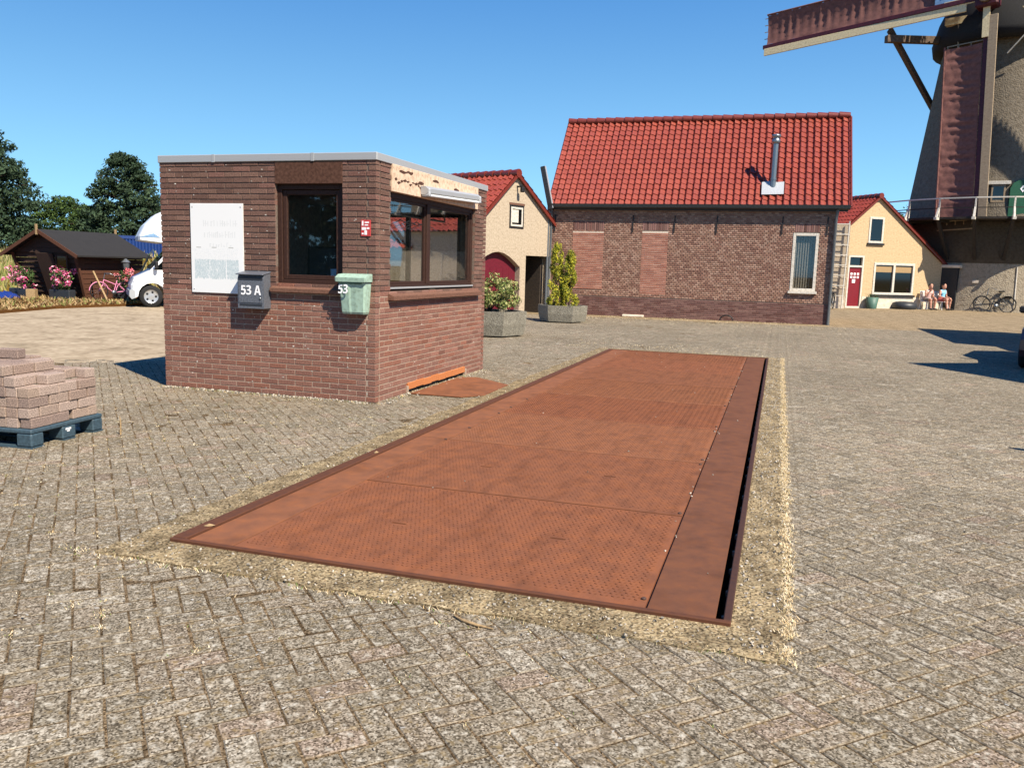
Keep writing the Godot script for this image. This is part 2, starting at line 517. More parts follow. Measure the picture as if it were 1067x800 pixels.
	mat("grit", Color.WHITE, 0.95, null, 1, {"vc": true, "spec": 0.2})
	mat("red_sign", hexc("b8403f"), 0.5)
	mat("brown_card", hexc("7b5234"), 0.9)

# ---------------------------------------------------------------- scene
func _ready() -> void:
	rng.seed = 7
	var cam := Camera3D.new()
	cam.name = "camera"
	var yaw := 0.3083; var pitch := 0.1400; var roll := 0.0280
	var right := Vector3(cos(yaw), 0, -sin(yaw))
	var f0 := Vector3(-sin(yaw), 0, -cos(yaw))
	var fwd := f0 * cos(pitch) - Vector3.UP * sin(pitch)
	var up := Vector3.UP * cos(pitch) + f0 * sin(pitch)
	cam.transform = Transform3D(Basis(right * cos(roll) + up * sin(roll), up * cos(roll) - right * sin(roll), -fwd), Vector3(0, 1.5, 0))
	cam.fov = 49.87
	cam.near = 0.05
	cam.far = 2000.0
	add_child(cam)
	cam.current = true

	var we := WorldEnvironment.new()
	we.name = "world_environment"
	var env := Environment.new()
	env.background_mode = Environment.BG_SKY
	var sky := Sky.new()
	var sm := ProceduralSkyMaterial.new()
	sm.sky_top_color = Color(0.05, 0.335, 0.62)
	sm.sky_horizon_color = Color(0.595, 0.82, 0.93)
	sm.sky_curve = 0.13
	sm.ground_bottom_color = Color(0.42, 0.38, 0.32)
	sm.ground_horizon_color = Color(0.60, 0.68, 0.74)
	sm.sun_angle_max = 1.0
	sm.sky_energy_multiplier = 1.0
	sky.sky_material = sm
	env.sky = sky
	env.tonemap_mode = Environment.TONE_MAPPER_LINEAR
	env.tonemap_exposure = 1.72
	env.sdfgi_enabled = true
	env.ssao_enabled = true
	env.ssil_enabled = true
	we.environment = env
	add_child(we)

	var sun := DirectionalLight3D.new()
	sun.name = "sun"
	sun.light_energy = 1.6
	sun.light_color = Color(1.0, 0.955, 0.885)
	sun.light_angular_distance = 0.5
	sun.shadow_enabled = true
	var sd := Vector3(-0.571, -0.731, -0.375)
	sun.transform = Transform3D(Basis.looking_at(sd, Vector3.UP), Vector3(0, 40, 0))
	add_child(sun)

	make_materials()
	make_ground()
	make_weighbridge()
	make_booth()
	make_house()
	make_cream_house()
	make_yellow_house()
	make_mill()
	make_left_side()
	make_right_side()
	make_planters()
	make_trees()
	make_small_things()
	print("built")

# ---------------------------------------------------------------- ground
const WB := Rect2(-2.999, -15.43, 2.90, 11.948)      # weighbridge in x, z

func in_view(p: Vector3, margin := 0.42) -> bool:
	var d := Vector2(p.x, p.z)
	var a := atan2(d.x, -d.y)
	return a > -0.3083 - 0.555 - margin and a < -0.3083 + 0.555 + margin

func strip(s: SurfaceTool, y: float, a: float, b: float, c: float, d: float) -> void:
	quad(s, Vector3(a, y, c), Vector3(b, y, c), Vector3(b, y, d), Vector3(a, y, d), Vector3.UP)

func make_ground() -> void:
	var W := 700.0
	var s := st()
	var y := -0.0035
	var x0 := WB.position.x; var x1 := WB.end.x; var z0 := WB.position.y; var z1 := WB.end.y
	strip(s, y, -40.0, 40.0, -60.0, z0)
	strip(s, y, -40.0, 40.0, z1, 14.0)
	strip(s, y, -40.0, x0, z0, z1)
	strip(s, y, x1, 40.0, z0, z1)
	struct(fin(s, "ground", M.sandbed, self))
	s = st()
	y = -0.05
	strip(s, y, -W, W, -W, -60.0); strip(s, y, -W, W, 14.0, W); strip(s, y, -W, -40.0, -60.0, 14.0); strip(s, y, 40.0, W, -60.0, 14.0)
	struct(fin(s, "meadow", M.meadow, self))

	# far part of the yard, where the stones can no longer be told apart
	s = st()
	y = -0.001
	strip(s, y, -12.2, 34.0, -58.0, -26.2)
	struct(fin(s, "yard", M.yard, self))
	# pale sealed road on the left
	s = st()
	var rp := [Vector2(-8.0, -10.0), Vector2(-9.8, -8.9), Vector2(-14.8, -5.0), Vector2(-23.0, -10.0), Vector2(-18.6, -14.8), Vector2(-19.6, -18.0), Vector2(-19.4, -21.0), Vector2(-14.0, -30.0), Vector2(-8.0, -24.0)]
	var pv := PackedVector2Array(rp)
	var ids := Geometry2D.triangulate_polygon(pv)
	for k in range(0, ids.size(), 3):
		var v := []
		for j in 3: v.append(Vector3(pv[ids[k + j]].x, -0.0015, pv[ids[k + j]].y))
		tri(s, v[0], v[1], v[2], Vector3.UP)
	struct(fin(s, "road", M.road, self))

	# herringbone pavement, laid at 45 degrees to the weighbridge
	var pave := Node3D.new()
	pave.name = "pavement"
	add_child(pave)
	struct(pave)
	var a := 0.1065
	var mesh := block_mesh(a * 2.0 - 0.0045, a - 0.0045, 0.03, 0.004)
	var ex := Vector3(1, 0, -1).normalized()
	var ey := Vector3(1, 0, 1).normalized()
	var spots := []
	var N := 330
	var keep_out := Rect2(-3.05, -15.48, 3.0, 12.05)
	var booth := Rect2(-6.80, -11.40, 2.68, 3.42)
	var noise := FastNoiseLite.new()
	noise.seed = 4; noise.frequency = 0.45
	var patch := FastNoiseLite.new()
	patch.seed = 14; patch.frequency = 0.16
	for i in range(-N, N):
		for j in range(-N, N):
			var k := posmod(i - j, 4)
			if k != 0 and k != 2: continue
			var c2 := Vector2(i + 1.0, j + 0.5) if k == 0 else Vector2(i + 0.5, j)
			var p := ex * c2.x * a + ey * c2.y * a
			if p.z > -1.2 or p.z < -26.5: continue
			if not in_view(p): continue
			if keep_out.has_point(Vector2(p.x, p.z)) or booth.has_point(Vector2(p.x, p.z)): continue
			if p.x < -8.4 and Geometry2D.is_point_in_polygon(Vector2(p.x + 1.4 * patch.get_noise_2d(p.x * 4.0, p.z * 4.0) + rng.randfn(0, 0.12), p.z + 1.6 * patch.get_noise_2d(p.z * 4.0, p.x * 4.0)), pv): continue
			if p.x < -15.5: continue
			var d := p.length()
			spots.append([d, p, k])
	spots.sort_custom(func(u, v): return u[0] < v[0])
	var tones := [Color(0.405, 0.370, 0.305), Color(0.360, 0.330, 0.270), Color(0.440, 0.400, 0.330), Color(0.385, 0.355, 0.295), Color(0.410, 0.365, 0.300), Color(0.520, 0.490, 0.425), Color(0.440, 0.370, 0.310)]
	var tm := []
	for k in tones.size():
		var m := M.paver.duplicate() as StandardMaterial3D
		m.albedo_color = (tones[k] as Color).linear_to_srgb()
		m.vertex_color_use_as_albedo = false
		tm.append(m)
	var xfs := []
	var cols := []
	var made := 0
	for e in spots:
		var p: Vector3 = e[1]
		var ax := ex if e[2] == 0 else ey
		var b := Basis(ax, Vector3.UP.cross(ax), Vector3.UP)
		b = Basis(ax.cross(Vector3.UP), rng.randfn(0, 0.007)) * Basis(ax, rng.randfn(0, 0.010)) * Basis(Vector3.UP, rng.randfn(0, 0.014)) * b
		var sink := noise.get_noise_2d(p.x, p.z) * 0.010 + rng.randfn(0, 0.0015)
		p.y = clampf(-0.0012 + sink * 0.30, -0.0045, 0.0025) + 0.0028 * smoothstep(-1.8, 0.6, p.x)
		var t := rng.randi() % 5
		var pick := rng.randf()
		if pick < 0.02 + 0.05 * maxf(0, patch.get_noise_2d(p.x, p.z)): t = 5
		elif pick < 0.075: t = 6
		b = b * Basis.from_scale(Vector3(rng.randf_range(0.975, 1.004), rng.randf_range(0.955, 1.006), 1.0))
		p += Vector3(rng.randfn(0, 0.0012), 0, rng.randfn(0, 0.0012))
		var xf := Transform3D(b, p)
		if made < 300 and in_view(p, -0.01) and e[0] > 2.35:
			piece("paver", mesh, tm[t], pave, xf)
			made += 1
		else:
			var c: Color = tones[t]
			var v := rng.randf_range(0.88, 1.10) * (1.0 + 0.22 * patch.get_noise_2d(p.x * 1.6, p.z * 1.6))
			xfs.append(xf)
			cols.append(Color(c.r * v, c.g * v, c.b * v))
	var o := multi("paver_field", mesh, M.paver, pave, xfs, cols)
	print("pavers ", xfs.size())

	# exposed aggregate concrete round the weighbridge, with a worn outer edge
	s = st()
	var ox0 := -3.24; var ox1 := 0.13; var oz0 := -15.70; var oz1 := -3.22
	var rr := RandomNumberGenerator.new(); rr.seed = 91
	var top := 0.008
	var edge_quad := func(p0: Vector3, p1: Vector3, q0: Vector3, q1: Vector3, n: int) -> void:
		# inner line p0-p1, outer line q0-q1 (wavy)
		var w0 := 0.0
		for k in n:
			var w1 := rr.randf_range(-0.022, 0.022) if k < n - 1 else 0.0
			var ia := p0.lerp(p1, float(k) / n); var ib := p0.lerp(p1, float(k + 1) / n)
			var qa := q0.lerp(q1, float(k) / n); var qb := q0.lerp(q1, float(k + 1) / n)
			qa += (qa - ia).normalized() * w0
			qb += (qb - ib).normalized() * w1
			quad(s, ia, ib, qb, qa, Vector3.UP)
			quad(s, qa, qb, qb + Vector3(0, -0.03, 0), qa + Vector3(0, -0.03, 0), qa - ia)
			w0 = w1
	var I := [Vector3(x0, top, z1), Vector3(x1, top, z1), Vector3(x1, top, z0), Vector3(x0, top, z0)]
	var O := [Vector3(ox0, top, oz1), Vector3(ox1, top, oz1), Vector3(ox1, top, oz0), Vector3(ox0, top, oz0)]
	for k in 4:
		edge_quad.call(I[k], I[(k + 1) % 4], O[k], O[(k + 1) % 4], 26 if k % 2 == 0 else 90)
	struct(fin(s, "apron", M.apron, self))

	# dry grass and weeds in the joints
	var gb := st()
	var blade := func(p: Vector3, h: float, lean: float, col: Color) -> void:
		var an := rr.randf() * TAU
		var d := Vector3(cos(an), 0, sin(an))
		var w := d.cross(Vector3.UP) * rr.randf_range(0.0015, 0.004)
		var tip := p + Vector3.UP * h + d * lean
		gb.set_color(col)
		tri(gb, p - w, p + w, tip, d)
	var straw := [Color(0.62, 0.49, 0.29), Color(0.70, 0.57, 0.37), Color(0.52, 0.37, 0.19), Color(0.78, 0.67, 0.47), Color(0.46, 0.38, 0.20)]
	var tuft := func(p: Vector3, n: int, r: float, h: float, green: float) -> void:
		for k in n:
			var q := p + Vector3(rr.randfn(0, r), -0.005, rr.randfn(0, r))
			var c: Color = straw[rr.randi() % 5]
			if rr.randf() < green: c = Color(0.16, 0.21, 0.06)
			blade.call(q, h * rr.randf_range(0.3, 1.0), h * rr.randf_range(0.4, 1.6), c)
	for k in 1100:                                             # right edge
		var z := rr.randf_range(oz0, oz1)
		tuft.call(Vector3(ox1 + rr.randfn(0.004, 0.013), 0.010, z), 16, 0.012, 0.016, 0.01)
	for k in 190:                                              # front edge
		tuft.call(Vector3(rr.randf_range(ox0 - 0.2, ox1), 0, oz1 + rr.randfn(0.0, 0.018)), 7, 0.02, 0.022, 0.12)
	for k in 60:
		tuft.call(Vector3(rr.randf_range(ox0, ox1), 0, oz0 + rr.randfn(0.0, 0.05)), 8, 0.05, 0.03, 0.1)
	for k in 2200:                                             # weeds in the stone joints, thicker on the left
		var q := Vector3(rr.randf_range(-8.0, 2.0), 0, rr.randf_range(-10.5, -2.2))
		if keep_out.has_point(Vector2(q.x, q.z)) or booth.has_point(Vector2(q.x, q.z)): continue
		if q.x > -2.0 and rr.randf() < 0.72: continue
		var snap := a
		var u := roundf(q.dot(ex) / snap) * snap
		q += ex * (u - q.dot(ex))
		tuft.call(q, rr.randi_range(4, 16), 0.016, 0.013, 0.18)
		if k % 5 == 0: tuft.call(q, 45, 0.022, 0.010, 0.10)
	for k in 260:                                              # along the walls
		var q := Vector3(rr.randf_range(-6.85, -4.1), 0, -7.93 + absf(rr.randfn(0, 0.03)))
		if rr.randf() < 0.45: q = Vector3(-4.06 + absf(rr.randfn(0, 0.03)), 0, rr.randf_range(-11.4, -7.97))
		tuft.call(q, 6, 0.02, 0.03, 0.3)
	for k in 300:                                              # in front of the house
		tuft.call(Vector3(rr.randf_range(-7, 1.8), 0, -27.4 + absf(rr.randfn(0, 1.6))), 6, 0.10, 0.06, 0.12)
	for k in 160:                                              # behind the weighbridge
		tuft.call(Vector3(rr.randf_range(-4, 1.0), 0, -15.8 - absf(rr.randfn(0, 1.0))), 8, 0.08, 0.03, 0.08)
	var go := fin(gb, "dry_grass", M.grassblade, self)
	tag(go, "dry straw coloured grass and weeds growing in the paving joints", "grass", "", "stuff")

	# grit and crumbs lying about
	var gm := block_mesh(1.0, 0.8, 0.7, 0.25)
	var gx := []
	var gc := []
	var drop := func(p: Vector3, r: float) -> void:
		var b := Basis(Vector3(rr.randfn(), rr.randfn(), rr.randfn()).normalized(), rr.randf() * TAU).scaled(Vector3.ONE * r)
		gx.append(Transform3D(b, p))
		var v := rr.randf_range(0.20, 0.55)
		gc.append(Color(v, v * 0.90, v * 0.74))
	for k in 1500:
		var q := Vector3(rr.randf_range(-9, 4), 0.004, rr.randf_range(-12, -2.0))
		if WB.has_point(Vector2(q.x, q.z)) or booth.grow(0.05).has_point(Vector2(q.x, q.z)): continue
		drop.call(q, rr.randf_range(0.004, 0.011))
	for k in 1500:
		var q := Vector3(rr.randf_range(-3.24, 0.13), 0.010, rr.randf_range(-3.46, -3.22))
		if rr.randf() < 0.7: q = Vector3(rr.randf_range(-0.09, 0.13), 0.010, -3.25 - 12.4 * rr.randf())
		elif rr.randf() < 0.5: q = Vector3(rr.randf_range(-3.24, -3.01), 0.010, -3.25 - 12.4 * rr.randf())
		drop.call(q, rr.randf_range(0.005, 0.014))
	for k in 500:                                              # mortar crumbs along the office
		var q := Vector3(rr.randf_range(-6.85, -4.1), 0.006, -7.95 + absf(rr.randfn(0, 0.05)))
		if rr.randf() < 0.5: q = Vector3(-4.06 + absf(rr.randfn(0, 0.08)), 0.006, rr.randf_range(-11.4, -7.97))
		drop.call(q, rr.randf_range(0.006, 0.022))
	for k in 70:                                               # on the weighbridge deck
		var q := Vector3(-0.47 + rr.randfn(0, 0.012), 0.022, rr.randf_range(-15, -3.6))
		if k > 38: q = Vector3(rr.randf_range(-2.9, -0.2), 0.022, rr.randf_range(-15, -3.6))
		drop.call(q, rr.randf_range(0.005, 0.012))
	for k in 5200:
		var q := Vector3(-2.6 - 6.5 * pow(rr.randf(), 1.3), 0.0015, rr.randf_range(-11.0, -2.0))
		if k > 3600: q = Vector3(rr.randf_range(-3.0, 2.5), 0.0015, rr.randf_range(-9.0, -2.0))
		if WB.grow(0.02).has_point(Vector2(q.x, q.z)) or booth.grow(0.05).has_point(Vector2(q.x, q.z)): continue
		if patch.get_noise_2d(q.x * 7.0, q.z * 7.0) < -0.05: continue
		var w := rr.randf_range(0.003, 0.011)
		gx.append(Transform3D(Basis(Vector3.UP, rr.randf() * TAU) * Basis.from_scale(Vector3(w * 1.6, 0.0022, w)) * Basis(Vector3.RIGHT, -PI / 2), q))
		var v := rr.randf_range(0.28, 0.48)
		gc.append(Color(v, v * 0.94, v * 0.82))
	var gr := multi("grit", gm, M.grit, self, gx, gc)
	tag(gr, "loose grit and mortar crumbs scattered over the paving", "grit", "", "stuff")

# ---------------------------------------------------------------- weighbridge
func make_weighbridge() -> void:
	var t := thing("weighbridge", "long rusty steel weighbridge set flush in the paved yard", "weighbridge", Vector3(0, 0, 0))
	var x0 := WB.position.x; var x1 := WB.end.x; var z0 := WB.position.y; var z1 := WB.end.y
	var top := 0.018
	# pit
	var s := st()
	quad(s, Vector3(x0, -0.9, z0), Vector3(x1, -0.9, z0), Vector3(x1, -0.9, z1), Vector3(x0, -0.9, z1), Vector3.UP)
	for e in [[Vector3(x0, 0, z0), Vector3(x0, 0, z1), Vector3.RIGHT], [Vector3(x1, 0, z0), Vector3(x1, 0, z1), Vector3.LEFT], [Vector3(x0, 0, z0), Vector3(x1, 0, z0), Vector3.BACK], [Vector3(x0, 0, z1), Vector3(x1, 0, z1), Vector3.FORWARD]]:
		quad(s, e[0] + Vector3(0, 0.005, 0), e[1] + Vector3(0, 0.005, 0), e[1] + Vector3(0, -0.9, 0), e[0] + Vector3(0, -0.9, 0), e[2])
	fin(s, "pit", M.pit, t)
	# angle iron frame
	var fr := [[Vector3(x0, -0.1, z0 + 0.028), Vector3(x0 + 0.085, top + 0.012, z1 - 0.028), M.frame_rust], [Vector3(x1 - 0.034, -0.1, z0 + 0.028), Vector3(x1, top + 0.008, z1 - 0.028), M.frame_purple],
		[Vector3(x0, -0.1, z1 - 0.028), Vector3(x1, top + 0.008, z1), M.frame_rust], [Vector3(x0, -0.1, z0), Vector3(x1, top + 0.008, z0 + 0.028), M.frame_rust]]
	for e in fr:
		box_part("frame_rail", e[0], e[1], e[2], t, 0.004)
	# tread plates, 1.5 m each, with lifting slots
	var px0 := -2.628; var px1 := -0.474
	var studs := st()
	studs.set_smooth_group(-1)
	var sx := []
	var lz := [z1 - 0.034, -5.0, -6.5, -8.0, -9.5, -11.0, -12.5, -14.0, z0 + 0.034]
	for k in 8:
		var za: float = lz[k + 1] + 0.008
		var zb: float = lz[k] - 0.008
		var cz := (za + zb) * 0.5
		var slots := []
		var flip := Transform3D(Basis(Vector3.RIGHT, Vector3.FORWARD, Vector3.UP), Vector3(0, top, 0))   # local xy -> ground, z -> up
		for u in [[0.29, 0.05], [0.72, -0.04]]:
			var xx: float = lerpf(px0, px1, u[0])
			slots.append(Rect2(xx - 0.045, -(cz + u[1]) - 0.011, 0.09, 0.022))
		var p := st()
		slab(p, Rect2(px0, -zb, px1 - px0, zb - za), slots, rng.randf_range(-0.0015, 0.0015), 0.016)
		fin(p, "tread_plate", M["tread_%d" % k], t, flip)
		var nz := int((zb - za - 0.05) / 0.031)
		var nx := int((px1 - px0 - 0.06) / 0.0265)
		for j in nz:
			for i in nx:
				var q := Vector3(px0 + 0.035 + (i + (0.5 if j % 2 else 0.0)) * 0.0265, top - 0.001, za + 0.03 + j * 0.031)
				var hit := false
				for r in slots:
					if r.grow(0.01).has_point(Vector2(q.x, -q.z)): hit = true
				if not hit: sx.append(Transform3D(Basis(Vector3.UP, 0.6 if (i + j) % 2 else -0.6), q))
	var ss := st()
	var lo := [Vector3(-0.0105, 0, 0), Vector3(0, 0, -0.0042), Vector3(0.0105, 0, 0), Vector3(0, 0, 0.0042)]
	var hi := [Vector3(-0.006, 0.0032, 0), Vector3(0, 0.0032, -0.002), Vector3(0.006, 0.0032, 0), Vector3(0, 0.0032, 0.002)]
	for k in 4:
		var k2 := (k + 1) % 4
		quad(ss, lo[k], lo[k2], hi[k2], hi[k], lo[k] + lo[k2] + Vector3.UP * 0.004)
	quad(ss, hi[0], hi[1], hi[2], hi[3], Vector3.UP)
	multi("tread_studs", mesh_of(ss), M.stud, t, sx, [])
	# smooth side plates
	var cuts := [z1 - 0.034, -6.52, -9.6, -12.6, z0 + 0.034]
	for k in 4:
		box_part("side_plate", Vector3(x0 + 0.088, top - 0.016, cuts[k + 1] + 0.003), Vector3(px0 - 0.012, top - 0.002 + 0.002 * (k % 2), cuts[k] - 0.003), M.side_rust, t, 0.002)
	var cr := [z1 - 0.034, z0 + 0.034]
	var dark := box_part("side_plate", Vector3(px1 + 0.010, top - 0.016, cr[1]), Vector3(-0.166, top - 0.001, cr[0]), M.side_dark, t, 0.002)
	tag(dark, "dark brown smooth steel plate beside the open slot")
	# beams that carry the plates inside the pit
	for x in [px0 - 0.003, px1 + 0.005, -1.55]:
		box_part("beam", Vector3(x - 0.05, -0.55, z0 + 0.05), Vector3(x + 0.05, top - 0.018, z1 - 0.05), M.pit, t)
	# bolt heads along the seams
	for z in [-6.48, -7.05, -7.9, -8.3, -8.9]:
		var b := st()
		lathe(b, Vector3(px0 - 0.02, top, z), [Vector2(0.013, 0), Vector2(0.013, 0.006), Vector2(0.008, 0.009), Vector2(0, 0.009)], 8, false)
		fin(b, "bolt", M.bolt, t)
	for z in [-3.62, -5.05, -6.45, -6.62, -7.9, -8.15, -9.5, -11.0]:
		var b := st()
		lathe(b, Vector3(px1 - 0.018, top, z), [Vector2(0.012, 0), Vector2(0.012, 0.006), Vector2(0.008, 0.009), Vector2(0, 0.009)], 8, false)
		fin(b, "bolt", M.bolt, t)

# ---------------------------------------------------------------- weigh office
func brick_set(core: MeshInstance3D, list: Array, mesh: Mesh, palette: Array, mats: Array, single, jit := 0.0009) -> void:
	var xfs := []
	var cols := []
	for e in list:
		var p: Vector3 = e[0]
		p.z += rng.randfn(0, jit)
		var b := Basis(Vector3.UP, rng.randfn(0, 0.006)).scaled(Vector3(e[1], 1, 1))
		var t := rng.randi() % palette.size()
		var xf := Transform3D(b, p)
		if single != null and single.call(p):
			piece("brick", mesh, mats[t], core, xf)
		else:
			var c: Color = palette[t]
			var v := rng.randf_range(0.85, 1.15)
			xfs.append(xf); cols.append(Color(c.r * v, c.g * v, c.b * v))
	if xfs.size() > 0:
		multi("bricks", mesh, M.bricks, core, xfs, cols)

func window_frame(s: SurfaceTool, r: Rect2, w: float, zf: float, d: float, ch := 0.004) -> void:
	bx(s, Vector3(r.position.x, r.position.y, zf - d), Vector3(r.position.x + w, r.end.y, zf), ch)
	bx(s, Vector3(r.end.x - w, r.position.y, zf - d), Vector3(r.end.x, r.end.y, zf), ch)
	bx(s, Vector3(r.position.x + w, r.position.y, zf - d), Vector3(r.end.x - w, r.position.y + w, zf), ch)
	bx(s, Vector3(r.position.x + w, r.end.y - w, zf - d), Vector3(r.end.x - w, r.end.y, zf), ch)

func make_booth() -> void:
	var W := 2.749; var D := 3.44; var H := 2.58
	var tt := 0.072; var to := 0.014
	var t := thing("weigh_office", "small flat roofed brown brick office beside the rusty weighbridge", "office", Vector3(-6.843, 0, -7.972))
	var mesh := block_mesh(0.21, 0.0495, 0.085, 0.0025)
	var pal := []
	var mats := []
	var pal_up := []
	var mats_up := []
	for k in 5:
		pal_up.append(lin(M["brick_up_%d" % k].albedo_color)); mats_up.append(M["brick_up_%d" % k])
	for k in 6:
		pal.append(lin(M["brick_%d" % k].albedo_color)); mats.append(M["brick_%d" % k])
	var xr := Transform3D(Basis(Vector3(0, 0, -1), Vector3.UP, Vector3(1, 0, 0)), Vector3(W, 0, 0))
	var xl := Transform3D(Basis(Vector3(0, 0, 1), Vector3.UP, Vector3(-1, 0, 0)), Vector3(0, 0, -D))
	var xb := Transform3D(Basis(Vector3(-1, 0, 0), Vector3.UP, Vector3(0, 0, -1)), Vector3(W, 0, -D))
	var fw := Rect2(1.523, 1.246, 0.83, 1.09)       # front window
	var fl := Rect2(1.523, 2.336, 0.83, 0.224)
	var rw := Rect2(0.355, 1.20, 2.645, 1.096)      # side window
	var rf := Rect2(0.355, 2.296, 2.69, 0.284)
	var ob := Rect2(0.80, 0.0, 1.90, 0.12)
	var bw := Rect2(0.35, 1.2, 1.7, 1.05)           # back window
	var q := 0.112
	# mortar cores: repointed light below sill height, dark raked joints above
	var cores := [["front_wall", Transform3D(), W, [fw, fl], 0.0, 0.0], ["side_wall", xr, D, [rw, rf, ob], q, q], ["side_wall", xl, D, [], q, q], ["back_wall", xb, W, [bw], 0.0, 0.0]]
	for k in 4:
		var e: Array = cores[k]
		var s := st()
		var i0 := 0.006 if k % 2 == 0 else 0.1
		var zf := -0.0035
		slab(s, Rect2(i0, 0.0, e[2] - 2 * i0, 1.17), e[3], zf, 0.09)
		var core := fin(s, e[0], M.mortar_light, t, e[1])
		var s2 := st()
		slab(s2, Rect2(i0, 1.17, e[2] - 2 * i0, H - 1.17), e[3], zf - 0.004, 0.086)
		fin(s2, "upper_mortar", M.mortar_dark, core)
		var list := []
		if k == 0: list = courses(W, 0.004, 43, 0.06, 0.21, 0.010, e[3], 0.0, q)
		elif k == 1: list = courses(D, 0.004, 43, 0.06, 0.21, 0.010, e[3], q, 0.0)
		elif k == 2: list = courses(D, 0.004, 43, 0.06, 0.21, 0.010, e[3], q, 0.0)
		else: list = courses(W, 0.004, 43, 0.06, 0.21, 0.010, e[3], 0.0, q)
		var single = null
		if k == 0: single = func(p: Vector3) -> bool: return p.y < 1.02 or (p.x > 2.36 and p.y < 2.0)
		if k == 1: single = func(p: Vector3) -> bool: return p.y < 0.70 and p.x < 1.2
		# the upper courses are darker, weathered bricks
		var low := []; var high := []
		for b in list:
			if b[0].y > 1.17 + 0.25 * sin(b[0].x * 5.0) * 0.3: high.append(b)
			else: low.append(b)
		brick_set(core, low, mesh, pal, mats, single)
		brick_set(core, high, mesh, pal_up, mats_up, single)
	# roof
	box_part("roof", Vector3(0.02, H - 0.02, -D + 0.02), Vector3(W - 0.02, H + 0.06, -0.02), M.roofing, t)
	var tr := [[Vector3(-to, H - 0.01, 0.0), Vector3(W + to, H + tt, to)], [Vector3(W, H - 0.01, -D), Vector3(W + to, H + tt, 0.0)], [Vector3(-to, H - 0.01, -D), Vector3(0.0, H + tt, 0.0)], [Vector3(-to, H - 0.01, -D - to), Vector3(W + to, H + tt, -D)]]
	for e in tr: box_part("roof_trim", e[0], e[1], M.aluminium, t, 0.006)
	for x in [0.72, 1.98]: box_part("trim_joint", Vector3(x, H - 0.013, 0.010), Vector3(x + 0.04, H + tt + 0.002, 0.017), M.aluminium, t, 0.002)
	# inside
	box_part("floor", Vector3(0.1, 0.0, -D + 0.1), Vector3(W - 0.1, 0.05, -0.1), M.inside_dark, t)
	box_part("ceiling", Vector3(0.1, 2.34, -D + 0.1), Vector3(W - 0.1, 2.38, -0.1), M.inside_dark, t)
	var lining := st()
	var lin_h := Rect2(0.11, 0.05, W - 0.22, 2.29)
	slab(lining, lin_h, [Rect2(W - bw.end.x, bw.position.y, bw.size.x, bw.size.y)], -D + 0.112, 0.01)
	fin(lining, "inner_wall", M.inside, t)
	box_part("inner_wall", Vector3(0.10, 0.05, -D + 0.115), Vector3(0.112, 2.34, -0.1), M.inside_dark, t)
	# front window
	var lt := box_part("lintel", Vector3(fl.position.x + 0.001, fl.position.y - 0.004, -0.12), Vector3(fl.end.x - 0.001, fl.end.y, 0.004), M.concrete_brown, t, 0.004)
	var s := st()
	window_frame(s, Rect2(fw.position.x + 0.002, fw.position.y + 0.002, fw.size.x - 0.004, fw.size.y - 0.006), 0.055, -0.045, 0.06)
	var wf := fin(s, "window", M.frame_brown, t)
	s = st()
	window_frame(s, Rect2(fw.position.x + 0.06, fw.position.y + 0.06, fw.size.x - 0.12, fw.size.y - 0.125), 0.05, -0.062, 0.04)
	fin(s, "casement", M.frame_brown, wf)
	s = st()
	bx(s, Vector3(fw.position.x + 0.1, fw.position.y + 0.1, -0.086), Vector3(fw.end.x - 0.1, fw.end.y - 0.1, -0.082))
	fin(s, "pane", M.glass, wf)
	# sill with a slight fall, resting on the brickwork
	s = st()
	prism(s, [Vector2(-0.10, 1.175), Vector2(0.055, 1.165), Vector2(0.055, 1.205), Vector2(-0.05, 1.243), Vector2(-0.10, 1.243)], -1.478, -2.40, Transform3D(Basis(Vector3(0, 0, 1), Vector3.UP, Vector3(-1, 0, 0)), Vector3.ZERO))
	fin(s, "sill", M.sill_brown, t)
	# side window
	s = st()
	var rs := Rect2(rw.position.x + 0.002, rw.position.y + 0.01, rw.size.x - 0.004, rw.size.y - 0.014)
	window_frame(s, rs, 0.065, -0.04, 0.07)
	bx(s, Vector3(1.42, rs.position.y + 0.065, -0.11), Vector3(1.52, rs.end.y - 0.065, -0.036), 0.004)
	var wr := fin(s, "window", M.frame_brown, t, xr)
	for r in [Rect2(0.422, 1.275, 0.998, 0.952), Rect2(1.52, 1.275, 1.413, 0.952)]:
		s = st()
		window_frame(s, r, 0.032, -0.055, 0.035, 0.003)
		fin(s, "casement", M.frame_brown, wr)
		s = st()
		bx(s, Vector3(r.position.x + 0.025, r.position.y + 0.025, -0.076), Vector3(r.end.x - 0.025, r.end.y - 0.025, -0.072))
		fin(s, "pane", M.glass, wr)
	s = st()
	bx(s, Vector3(0.36, 1.225, -0.03), Vector3(2.99, 1.245, -0.012), 0.002)
	fin(s, "drip_bar", M.aluminium, wr)
	s = st()
	prism(s, [Vector2(-0.10, 1.115), Vector2(0.07, 1.105), Vector2(0.07, 1.15), Vector2(-0.04, 1.19), Vector2(-0.10, 1.19)], 0.30, 3.14, Transform3D(Basis(Vector3(1, 0, 0), Vector3.UP, Vector3(0, 0, -1)), Vector3(W, 0, 0)))
	fin(s, "sill", M.sill_brown, t)
	# fascia board above it, paint peeling
	s = st()
	bx(s, Vector3(rf.position.x + 0.001, rf.position.y - 0.01, -0.1), Vector3(rf.end.x - 0.001, H - 0.002, 0.018), 0.003)
	var fa := fin(s, "fascia", M.fascia, t, xr)
	var pr := RandomNumberGenerator.new(); pr.seed = 5
	s = st()
	var cx := 0.40
